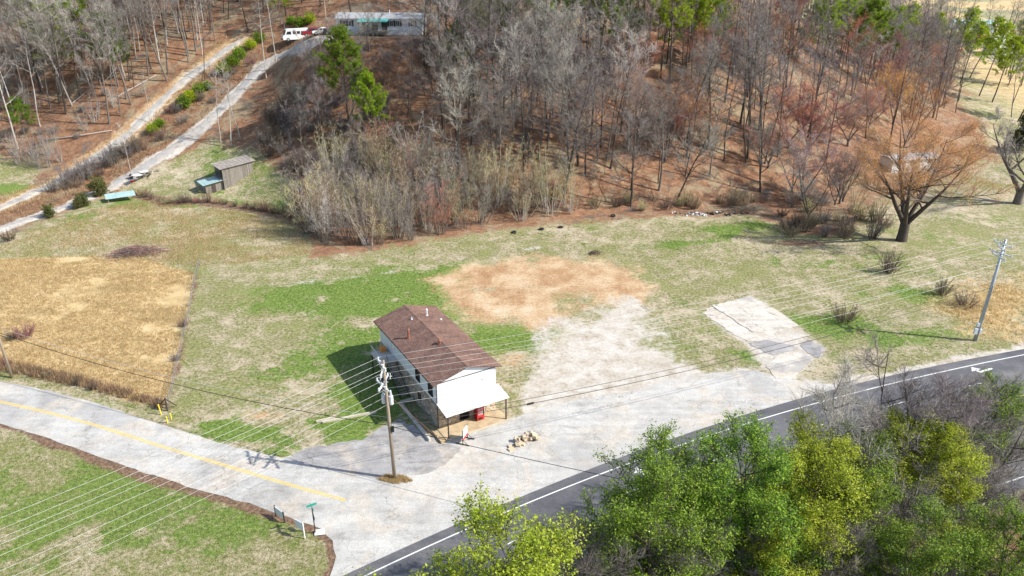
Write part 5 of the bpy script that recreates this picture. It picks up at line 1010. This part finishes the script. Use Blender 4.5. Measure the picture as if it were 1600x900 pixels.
wood([(27.32, 190.07), (22.73, 145.37), (38.16, 146.13), (56.12, 150.49), (83.35, 226.92), (75, 240), (40, 235)], 62, 3.0, [(FORK, ('bark_grey',), ('twig_orange', 'twig_red', 'twig_mauve'), 'bud_orange'), (TALL, ('bark_dark', 'bark_grey'), ('twig_grey', 'twig_pale'), None), (TALL, ('bark_dark', 'bark_grey'), ('twig_grey', 'twig_mauve', 'twig_grey'), None), (WIDE, ('bark_grey', 'bark_dark'), ('twig_mauve', 'twig_grey', 'twig_grey'), None)], 'bare tree in the woods above the rubbish heap', 'bare trees of the right woods', s=(.85, 1.25))
wood([(56.42, 151.57), (86.91, 169.78), (123.86, 206.00), (164.45, 303.77), (99.82, 249.61)], 46, 3.2, [(WIDE, ('bark_grey',), ('twig_mauve', 'twig_mauve', 'twig_grey'), None), (TALL, ('bark_grey', 'bark_dark'), ('twig_mauve', 'twig_grey'), None), (FORK, ('bark_grey',), ('twig_orange', 'twig_mauve'), 'bud_orange')], 'bare tree behind the white mobile home', 'mauve trees behind the white mobile home', s=(.8, 1.2))
wood([(-55.33, 163.58), (-47.24, 175.66), (-22.33, 173.35), (-18.26, 153.68), (-31.29, 152.83), (-43.81, 155.61)], 20, 3.0, [(TALL, ('bark_grey', 'bark_dark'), ('twig_grey', 'twig_mauve'), None), (FORK, ('bark_grey',), ('twig_grey', 'twig_mauve'), None)], 'bare tree below the hilltop mobile home', 'bare trees below the mobile home', s=(.5, .85))
wood([(166.20, 342.89), (248.49, 462.29), (255.05, 380.26), (142.89, 202.26), (128.74, 211.54), (150.26, 276.13)], 24, 3.5, [(TALL, ('bark_dark', 'bark_grey'), ('twig_grey', 'twig_mauve'), None), (POLEY, ('bark_dark',), ('twig_grey',), None)], 'bare tree in front of the far valley fields', 'bare trees before the valley', s=(.8, 1.15), lean=.1)
wood([(47.19, 141.62), (54.00, 132.54), (60.91, 129.26), (72.32, 151.34), (52.30, 151.03)], 10, 2.6, [(SAP, ('bark_grey',), ('twig_grey', 'twig_olive'), None), (FORK, ('bark_dark',), ('twig_grey',), None)], 'scrubby bare sapling between rubbish heap and spreading tree', 'scrub left of the spreading tree', 'scrub_tree', s=(.5, .85))
# wood edge: pale multi-stemmed saplings
wood([(-35.21, 121.91), (-30.18, 119.88), (-21.90, 122.15), (-12.51, 127.70), (-4.66, 131.38), (13.35, 137.72), (13.17, 144.38), (-4.98, 143.16), (-20.66, 151.33), (-36.47, 152.00), (-40.63, 140.16)], 84, 1.9, [(SAP, ('bark_pale', 'bark_grey'), ('twig_olive', 'twig_pale', 'twig_olive', 'twig_olive'), None), (SAP, ('bark_grey',), ('twig_pale', 'twig_grey', 'twig_olive'), None), (SAP, ('bark_grey', 'bark_dark'), ('twig_grey', 'twig_mauve', 'twig_olive', 'twig_orange'), None)], 'multi-stemmed sapling in the thicket along the lawn edge', 'saplings along the lawn edge', 'sapling', s=(.75, 1.3))
wood([(-35.96, 125.91), (-33.14, 123.39), (-32.88, 132.66), (-37.21, 136.11)], 4, 1.5, [(SAP, ('bark_pale',), ('twig_red', 'twig_mauve'), 'bud_red')], 'sapling at the left end of the thicket', 'saplings at the thicket end', 'sapling', s=(.7, .9))
# brush between the tracks, on the slope and along the hedge line
wood([(-93.99, 152.36), (-88.27, 160.37), (-81.99, 166.58), (-84.52, 170.02), (-94.40, 162.02), (-97.79, 152.09)], 16, 2.0, [(BUSH, ('bark_grey',), ('twig_grey', 'twig_mauve', 'twig_dark'), None)], 'bare bush between the two gravel tracks', 'bare bushes between the tracks', 'bare_bush', s=(.8, 1.4))
wood([(-80.97, 165.65), (-69.28, 178.07), (-61.69, 190.87), (-65.51, 193.71), (-76.11, 181.23), (-83.79, 169.99)], 14, 2.0, [(BUSH, ('bark_grey',), ('twig_grey', 'twig_red', 'twig_dark'), None)], 'bare bush higher between the gravel tracks', 'bare bushes higher between the tracks', 'bare_bush', s=(.5, .95))
wood([(-107.91, 163.66), (-95.79, 162.02), (-100.67, 166.79), (-110.92, 167.03)], 8, 2.2, [(SAP, ('bark_pale',), ('twig_mauve', 'twig_grey'), None)], 'bare thicket left of the gravel track', 'mauve thicket left of the track', 'bare_bush', s=(.5, .7))
wood([(-54.84, 161.57), (-42.58, 149.34), (-36.47, 152.00), (-20.73, 152.16), (-27.44, 165.47), (-52.20, 176.07)], 40, 2.2, [(BUSH, ('bark_dark', 'bark_grey'), ('twig_dark', 'twig_grey', 'twig_mauve'), None)], 'bare bush on the slope between barn and pines', 'bushes on the slope below the mobile home', 'bare_bush', s=(.9, 1.7))
for k, q in enumerate(smooth_line(HEDGE, 5)): plant('hedge_bush', BUSH[k % 4], (q[0] + rw.uniform(-.5, .5), q[1] + rw.uniform(-.6, .6)), 'bark_dark', rw.choice(('twig_dark', 'twig_dark', 'twig_red', 'twig_olive')), 'low dark bush in the hedge line below the sheds', 'bush', 'hedge line below the sheds', s=rw.uniform(.45, .9))
wood([(14.56, 137.72), (24.38, 138.64), (32.07, 140.51), (47.07, 141.20), (49.95, 146.86), (14.84, 141.31)], 16, 1.8, [(BUSH, ('bark_dark',), ('twig_olive', 'twig_dark', 'twig_olive'), None)], 'bush at the wood edge beside the rubbish heap', 'bushes beside the rubbish heap', 'bare_bush', s=(.7, 1.2))
wood([(45.31, 129.01), (51.33, 124.90), (67.49, 126.05), (71.48, 140.29), (51.76, 140.29)], 18, 2.0, [(BUSH, ('bark_dark',), ('twig_olive', 'twig_dark', 'twig_grey'), None)], 'brushy bush at the foot of the spreading tree', 'brush at the foot of the spreading tree', 'bare_bush', s=(.7, 1.3))
wood([(-63.18, 81.72), (-57.52, 80.07), (-50.62, 77.19), (-40.72, 73.42), (-40.32, 74.21), (-51.19, 78.32), (-64.02, 83.11)], 12, 1.6, [(BUSH, ('bark_dark',), ('twig_dark', 'twig_olive', 'twig_red'), None)], 'low weed clump between tan field and road', 'weed clumps along the road', 'weed_clump', s=(.25, .42))
plant('cedar_tree', CED[0], (124.53, 185.29), 'bark_dark', 'cedar', 'dark cedar behind the huge forked tree at right edge', 'tree', s=2.6)
plant('bare_bush', BUSH[1], (49.76, 130.35), 'bark_dark', 'twig_dark', 'dark bare bush at the right tip of the green lawn', 'bush', s=1.0)
# fallen logs
for k, (a, b, lb) in enumerate((((-96.64, 179.17), (-85.31, 188.74), 'long pale fallen log on the left slope'), ((-103.77, 181.67), (-101.15, 185.03), 'short pale fallen log on the left slope'), ((-106.38, 170.65), (-90.41, 172.30), 'fallen log near the foot of the left slope'), ((-38.63, 165.68), (-35.86, 165.96), 'grey fallen log below the dark pine'), ((64.45, 136.61), (72.78, 138.22), 'fallen log in front of the white mobile home'))):
    va = Vector(on(a, .15)); vb_ = Vector(on(b, .2)); md = va.lerp(vb_, .5); md.z = max(md.z, gz(md.x, md.y) + .15); o = MB().tube([va, md, vb_], [.16, .13, .07], 7).tube([md, md + Vector((.4, .8, .7))], [.05, .02], 5).build('fallen_log', M['bark_pale' if k < 3 else 'bark_grey'], None, True); tag(o, lb, 'log')
# ---- near trees beyond the highway
LEAF = [leafy_meshes('leafy%d' % k, 230 + k, 7, (.06, .2), .13, .6, H=17, r0=.24, base=.3, nl=26, spread=.36, el=(-5, 60), up=.06, nb=9, nt=9, tw=.012) for k in range(3)]
NEARB = [bare_meshes('near%d' % k, 250 + k, 1, H=15, r0=.17, base=.25, nl=24, spread=.32, el=(15, 70), up=.09, forks=1 + 2 * (k % 2), nb=10, nt=9, tw=.011, tl=1.1) for k in range(3)]
SLIM = leafy_meshes('slimleaf', 241, 4, (.07, .19), .14, .6, H=16, r0=.2, base=.6, nl=13, spread=.26, el=(-5, 60), up=.06, nb=7, nt=8, tw=.012)
for k, (x, y, s, v, mt, lb) in enumerate((
    (-0.3, 31.0, 1.29, 0, 'leaf_spring', 'yellow-green leafy tree at the bottom edge beside the road junction'),
    (11.2, 38.8, 1.21, 1, 'leaf_green', 'green leafy tree overhanging the highway at centre right'),
    (16.1, 41.7, 1.16, 2, 'leaf_green', 'tall green leafy tree right of the one overhanging the highway'),
    (22.5, 45.2, 1.07, 0, 'leaf_spring', 'broad yellow-green leafy tree in the middle of the near trees'),
    (28.9, 48.5, 0.88, 1, 'leaf_spring', 'yellow-green leafy tree at the right of the near trees'),
    (32.9, 47.9, 0.79, 2, 'leaf_spring', 'lower yellow-green leafy tree at the right end of the near trees'),
    (9.1, 37.3, 1.12, 0, 'leaf_green', 'small green leafy tree at the left end of the near trees'),
    (19.5, 43.7, 0.90, 1, 'leaf_spring', 'yellow-green leafy tree below the tall green one'),
    (24.5, 43.1, 0.79, 2, 'leaf_green', 'green leafy tree low in the middle of the near trees'),
    (15.2, 41.2, 0.82, 2, 'leaf_green', 'loose leafy tree at the bottom right of centre'),
    (19.2, 38.6, 0.79, 1, 'leaf_spring', 'yellow-green leafy tree at the lower right'),
    (27.5, 38.2, 0.79, 0, 'leaf_green', 'bright green tree at the bottom right corner'),
    (32.0, 37.5, 0.79, 2, 'leaf_green', 'green tree at the far bottom right corner'),
    (39.5, 53.4, 1.17, 3, 'leaf_green', 'dark green treetop against the highway at the right edge'),
    (25.6, 46.8, 1.23, 3, 'leaf_green', 'small dark green treetop over the highway edge line'),
    (-5.9, 27.0, 1.42, 3, 'leaf_spring', 'leafy sprig reaching up at the bottom edge below the junction'))):
    plant('leafy_tree', SLIM if v == 3 else LEAF[v], (x, y), 'bark_dark', mt, lb, 'tree', s=s * (.82 if v == 3 else (.86 if s > 1 else 1.0)))
for k, (x, y, s, v, mt, lb) in enumerate((
    (5.9, 35.5, 1.10, 0, 'twig_mauve', 'mauve bare tree between the two leafy groups at the bottom'),
    (12.3, 39.4, 1.00, 1, 'twig_grey', 'pale grey bare tree below the overhanging green tree'),
    (16.9, 39.7, 0.83, 2, 'twig_grey', 'grey bare tree below the tall green tree'),
    (25.0, 46.4, 1.22, 0, 'twig_pale', 'pale bare tree in front of the highway, leftmost at right'),
    (29.7, 48.9, 1.25, 1, 'twig_grey', 'grey bare tree in front of the highway, second at right'),
    (34.3, 51.1, 1.17, 2, 'twig_mauve', 'mauve bare tree in front of the highway, third at right'),
    (39.1, 53.3, 1.02, 0, 'twig_pale', 'pale bare tree at the right edge of the highway'),
    (38.2, 52.3, 0.83, 1, 'twig_mauve', 'mauve bare tree below the third bare tree at right'),
    (42.0, 53.2, 0.83, 2, 'twig_pale', 'pale bare tree at the right edge'),
    (36.0, 45.7, 0.83, 2, 'twig_grey', 'grey bare tree above the bright green corner tree'),
    (38.4, 47.3, 0.83, 1, 'twig_grey', 'grey bare tree at the lower right edge'),
    (21.4, 38.6, 0.83, 0, 'twig_mauve', 'mauve bare tree at the bottom right of centre'),
    (25.7, 39.7, 0.83, 1, 'twig_mauve', 'mauve bare tree at the bottom edge near the corner'),
    (28.9, 44.7, 0.83, 2, 'twig_grey', 'grey bare tree inside the yellow-green leafy group'),
    (9.9, 38.0, 0.87, 2, 'twig_mauve', 'mauve bare tree second from left at the bottom'),
    (27.9, 47.9, 1.08, 1, 'twig_grey', 'grey bare treetop left of the dark treetop over the highway'),
    (32.8, 50.2, 1.07, 0, 'twig_mauve', 'mauve bare tree between second and third at right'),
    (37.1, 52.3, 0.92, 2, 'twig_grey', 'grey bare tree over the white turn arrow at right'),
    (41.0, 54.2, 0.95, 1, 'twig_grey', 'grey bare tree below the dark treetop at the right edge'),
    (32.2, 50.1, 0.90, 0, 'twig_pale', 'pale bare tree behind the yellow-green trees at right'),
    (34.8, 48.8, 0.83, 1, 'twig_mauve', 'mauve bare tree right of the yellow-green trees'))):
    plant('bare_tree', NEARB[v], (x, y), 'bark_grey' if k % 2 else 'bark_dark', mt, lb, 'tree', s=s * .98, bud='bud_red' if mt == 'twig_red' else None)
for k in range(110):
    x = rw.uniform(4, 44); y = .42 * x + rw.uniform(19.5, 30)
    d = float(sd_line(np.array([x]), np.array([y]), [tuple(q) for q in edge_s])[0])
    if d < 20.5: continue
    plant('bank_bush', BUSH[k % 4], (x, y), 'bark_dark', rw.choice(('twig_mauve', 'twig_grey', 'twig_pale', 'twig_olive')), 'bare grey bush under the near trees beyond the highway', 'bush', 'bushes under the near trees', s=rw.uniform(1, 1.9))
# ------------------------------------------------------------ ground cover
def blades(n, X, Y, hgt, wid, rs, lean=.5):
    a = rs.rand(n) * 2 * np.pi; h = hgt * rs.uniform(.6, 1.3, n); w = wid * rs.uniform(.6, 1.3, n); l = rs.rand(n) * lean * h; b = rs.rand(n) * 2 * np.pi; Z = hz(X, Y)
    V = np.stack([np.stack([X - w * np.cos(a), Y - w * np.sin(a), Z - .02], -1), np.stack([X + w * np.cos(a), Y + w * np.sin(a), Z - .02], -1), np.stack([X + l * np.cos(b), Y + l * np.sin(b), Z + h], -1)], 1).reshape(-1, 3)
    return V, np.arange(3 * n).reshape(-1, 3)
def cover(name, P, n, hgt, wid, mt, label, tuft=5, spread=.16, seed=1, excl=(), keep=None, lean=.5):
    rs = np.random.RandomState(seed); P = np.array(P); m = int(n * 2.6); X = rs.uniform(P[:, 0].min(), P[:, 0].max(), m); Y = rs.uniform(P[:, 1].min(), P[:, 1].max(), m)
    k = sd_poly(X, Y, P) > 0
    for E_, mg in excl: k &= sd_poly(X, Y, E_) < mg
    if keep is not None: k &= keep(X, Y, rs)
    X, Y = X[k][:n], Y[k][:n]; X = np.repeat(X, tuft) + rs.normal(size=len(X) * tuft) * spread; Y = np.repeat(Y, tuft) + rs.normal(size=len(Y) * tuft) * spread
    h = hgt * np.repeat(rs.uniform(.6, 1.25, len(X) // tuft), tuft)
    return tag(link(name, npmesh(name, *blades(len(X), X, Y, h, wid, rs, lean)), M[mt]), label, 'grass', kind='stuff')
cover('dry_sedge', SEDGE, 20000, .27, .026, 'sedge', 'tall dry tan sedge grass covering the field at left', 5, keep=lambda X, Y, r: vnoise(X * .5, Y, 4, 31) + .5 * vnoise(X, Y, 1.5, 32) + .3 * r.rand(len(X)) > .72)
cover('roadside_sedge', SEDGE2, 5000, .34, .04, 'sedge', 'dry orange-tan grass around the tall grey pole', 5, seed=2, keep=lambda X, Y, r: r.rand(len(X)) < np.clip(sd_poly(X, Y, SEDGE2) / 7, 0, 1) * (.2 + vnoise(X, Y, 3.5, 2)))
LAWN = [(-49.60, 109.82), (-33.62, 116.27), (-4.56, 127.95), (45.56, 135.96), (55.77, 124.85), (74.27, 117.63), (85.76, 112.33), (71.01, 89.08), (54.74, 83.75), (42.00, 79.19), (36.99, 79.19), (0.00, 72.65), (-13.96, 69.57), (-23.81, 64.71), (-31.10, 66.68), (-38.40, 71.64)]
BASE = [bl(-.3, -2.6)[:2], bl(BW + .3, -2.6)[:2], bl(BW + .3, BL + .3)[:2], bl(-.3, BL + .3)[:2]]
NOGRASS = [(GRAVEL, -.5), (DIRT, -1.5), (BASE, .2), (APRON, -.3), ([(26.87, 96.55), (35.60, 102.83), (40.78, 87.36), (34.15, 78.75), (31.20, 81.72)], 0)]
LOWLAWN = [(-59.40, 70.78), (-55.34, 68.74), (-38.09, 61.21), (-23.72, 55.68), (-17.46, 52.94), (-15.73, 50.23), (-15.83, 47.02), (-44.33, 47.02)]
isgreen = lambda X, Y, r: weights(X, Y)[0] + (vnoise(X, Y, 1.1, 11) - .5) * .7 + (vnoise(X, Y, .5, 12) - .5) * .4 > .5
cover('green_lawn_grass', LAWN, 30000, .12, .045, 'green_blade', 'short green grass patches of the lot', 3, .10, 3, NOGRASS, isgreen)
cover('straw_lawn_grass', LAWN, 26000, .11, .04, 'straw_blade', 'short dormant straw-coloured grass of the lot', 3, .12, 13, NOGRASS, lambda X, Y, r: ~isgreen(X, Y, r) & (vnoise(X, Y, 2.2, 14) > .35))
cover('lower_lawn_green', LOWLAWN, 14000, .10, .035, 'lawn_blade', 'short green grass of the lower left lawn', 3, .1, 4, (), isgreen)
cover('lower_lawn_straw', LOWLAWN, 12000, .10, .035, 'lawn_blade', 'straw and olive grass of the lower left lawn', 3, .1, 15, (), lambda X, Y, r: ~isgreen(X, Y, r))
cover('meadow_grass', [(-90.89, 117.08), (-88.29, 123.29), (-82.49, 137.82), (-73.39, 147.54), (-39.26, 134.65), (-34.09, 118.19), (-50.03, 112.33), (-63.41, 117.08)], 16000, .25, .045, 'sedge', 'pale rough grass of the upper left meadow', 3, .2, 5, keep=lambda X, Y, r: r.rand(len(X)) < vnoise(X, Y, 4, 9))
cover('verge_grass', [(-67.92, 81.72), (-62.00, 79.77), (-50.74, 75.95), (-39.15, 71.40), (-38.83, 72.02), (-50.48, 76.91), (-62.72, 80.96), (-68.62, 82.80)], 2500, .16, .03, 'lawn_blade', 'green grass verge along the left road', 4, .1, 6)
cover('pole_grass', [(-13.35, 60.53), (-12.38, 61.21), (-10.64, 61.02), (-9.73, 60.24), (-11.23, 59.76)], 420, .3, .03, 'sedge', 'dry grass tuft island around the wooden pole foot', 5, .08, 7)
cover('roadside_weeds', [(-68.22, 82.18), (-62.72, 80.96), (-50.62, 77.19), (-39.31, 72.65), (-39.33, 73.94), (-51.78, 79.48), (-64.41, 83.75), (-70.50, 85.68)], 3000, .8, .03, 'weed', 'tall brown weeds between tan field and road', 5, .15, 8)
cover('fence_weeds', [(p[0] - .9, p[1]) for p in FENL] + [(p[0] + .5, p[1]) for p in FENL[::-1]], 420, .5, .03, 'weed', 'brown weeds grown through the wire fence', 5, .2, 21)
cover('forest_brush', LITTER, 34000, .5, .028, 'weed', 'brown undergrowth on the forest floor', 3, .3, 9, keep=lambda X, Y, r: (Y < 240) & (X > -150) & (r.rand(len(X)) < .25 + .75 * vnoise(X, Y, 7, 5)), lean=.9)
near_track = lambda X, Y, r: (sd_line(X, Y, DRIVE) > 1.9) & (sd_line(X, Y, TRACK) > 1.7) & (r.rand(len(X)) < .2 + .8 * vnoise(X, Y, 3, 17))
BETW = [(-93.67, 132.19), (-87.08, 146.74), (-79.87, 162.35), (-68.38, 174.70), (-59.65, 188.84), (-42.98, 179.30), (-53.91, 199.59), (-67.64, 197.11), (-81.43, 178.85), (-94.97, 160.05), (-98.31, 139.88)]
cover('track_weeds', BETW, 5200, .7, .035, 'weed', 'brown weeds between the two gravel tracks', 5, .25, 22, (), near_track, .9)
cover('track_straw', BETW, 2600, .4, .04, 'sedge', 'tan dry grass between the two gravel tracks', 4, .2, 23, (), near_track)
cover('track_grass', [(-97.13, 137.95), (-94.73, 159.46), (-83.87, 172.55), (-67.98, 197.21), (-72.61, 202.43), (-87.16, 173.63), (-98.41, 161.58), (-103.74, 148.98)], 4000, .5, .04, 'sedge', 'tan grass beside the upper gravel track', 4, .2, 10, keep=lambda X, Y, r: sd_line(X, Y, TRACK) > 1.7)

# ------------------------------------------------------------ the rest of the woods, past the ones picked out one by one
def woods_source(meshes, bark, crown):
    t, c = meshes[0], meshes[1]; m = bpy.data.meshes.new('woods_source'); tv = np.empty(len(t.vertices) * 3); t.vertices.foreach_get('co', tv); cv = np.empty(len(c.vertices) * 3); c.vertices.foreach_get('co', cv)
    tf = np.empty(len(t.loops), int); t.loops.foreach_get('vertex_index', tf); cf = np.empty(len(c.loops), int); c.loops.foreach_get('vertex_index', cf)
    m = npmesh('woods_source', np.concatenate([tv, cv]).reshape(-1, 3), np.concatenate([tf, cf + len(t.vertices)]).reshape(-1, 4)); m.materials.append(M[bark]); m.materials.append(M[crown])
    m.polygons.foreach_set('material_index', np.concatenate([np.zeros(len(t.polygons), int), np.ones(len(c.polygons), int)])); return bpy.data.objects.new('woods_source', m)
SRC = [woods_source(*q) for q in ((TALL[0], 'bark_dark', 'twig_grey'), (WIDE[1], 'bark_dark', 'twig_mauve'), (TALL[2], 'bark_dark', 'twig_grey'), (POLEY[1], 'bark_grey', 'twig_grey'), (WIDE[3], 'bark_dark', 'twig_grey'), (TALL[4], 'bark_grey', 'twig_pale'), (POLEY[3], 'bark_dark', 'twig_mauve'), (POLEY[0], 'bark_dark', 'twig_grey'))]
pts = scatter([(-22.38, 174.31), (-12.89, 151.07), (-3.69, 140.92), (22.73, 145.37), (56.42, 151.57), (88.11, 172.74), (123.11, 208.00), (179.75, 333.73), (145.53, 366.36), (90, 262), (40, 262), (-60, 262), (-190, 262), (-190, 200), (-121.41, 176.67), (-95.18, 179.34), (-75.67, 201.63), (-57.71, 202.13), (-24.94, 196.55)], 520, 1.9, 40000)
me = bpy.data.meshes.new('background_woods'); me.from_pydata([(x, y, gz(x, y)) for x, y in pts], [], [])
bw = bpy.data.objects.new('background_woods', me); C.objects.link(bw); tag(bw, 'mass of further bare trees filling the wooded hillside', 'woods', kind='stuff')
ng = bpy.data.node_groups.new('woods', 'GeometryNodeTree'); ng.interface.new_socket('Geometry', in_out='INPUT', socket_type='NodeSocketGeometry'); ng.interface.new_socket('Geometry', in_out='OUTPUT', socket_type='NodeSocketGeometry')
gi = ng.nodes.new('NodeGroupInput'); go = ng.nodes.new('NodeGroupOutput'); io = ng.nodes.new('GeometryNodeInstanceOnPoints'); jn = ng.nodes.new('GeometryNodeJoinGeometry')
for o in SRC[::-1]:
    q = ng.nodes.new('GeometryNodeObjectInfo'); q.inputs['Object'].default_value = o; q.inputs['As Instance'].default_value = True; ng.links.new(q.outputs['Geometry'], jn.inputs[0])
def rnd(kind, lo, hi, seed):
    q = ng.nodes.new('FunctionNodeRandomValue'); q.data_type = kind; i = {'FLOAT': 2, 'FLOAT_VECTOR': 0, 'INT': 4}[kind]; q.inputs[i].default_value = lo; q.inputs[i + 1].default_value = hi; q.inputs['Seed'].default_value = seed
    return q.outputs[{'FLOAT': 1, 'FLOAT_VECTOR': 0, 'INT': 2}[kind]]
io.inputs['Pick Instance'].default_value = True
ng.links.new(gi.outputs[0], io.inputs['Points']); ng.links.new(jn.outputs[0], io.inputs['Instance']); ng.links.new(rnd('INT', 0, len(SRC) - 1, 1), io.inputs['Instance Index'])
ng.links.new(rnd('FLOAT_VECTOR', (-.1, -.1, 0), (.1, .1, 6.28), 2), io.inputs['Rotation']); ng.links.new(rnd('FLOAT', .6, 1.25, 3), io.inputs['Scale']); ng.links.new(io.outputs[0], go.inputs[0])
bw.modifiers.new('woods', 'NODES').node_group = ng
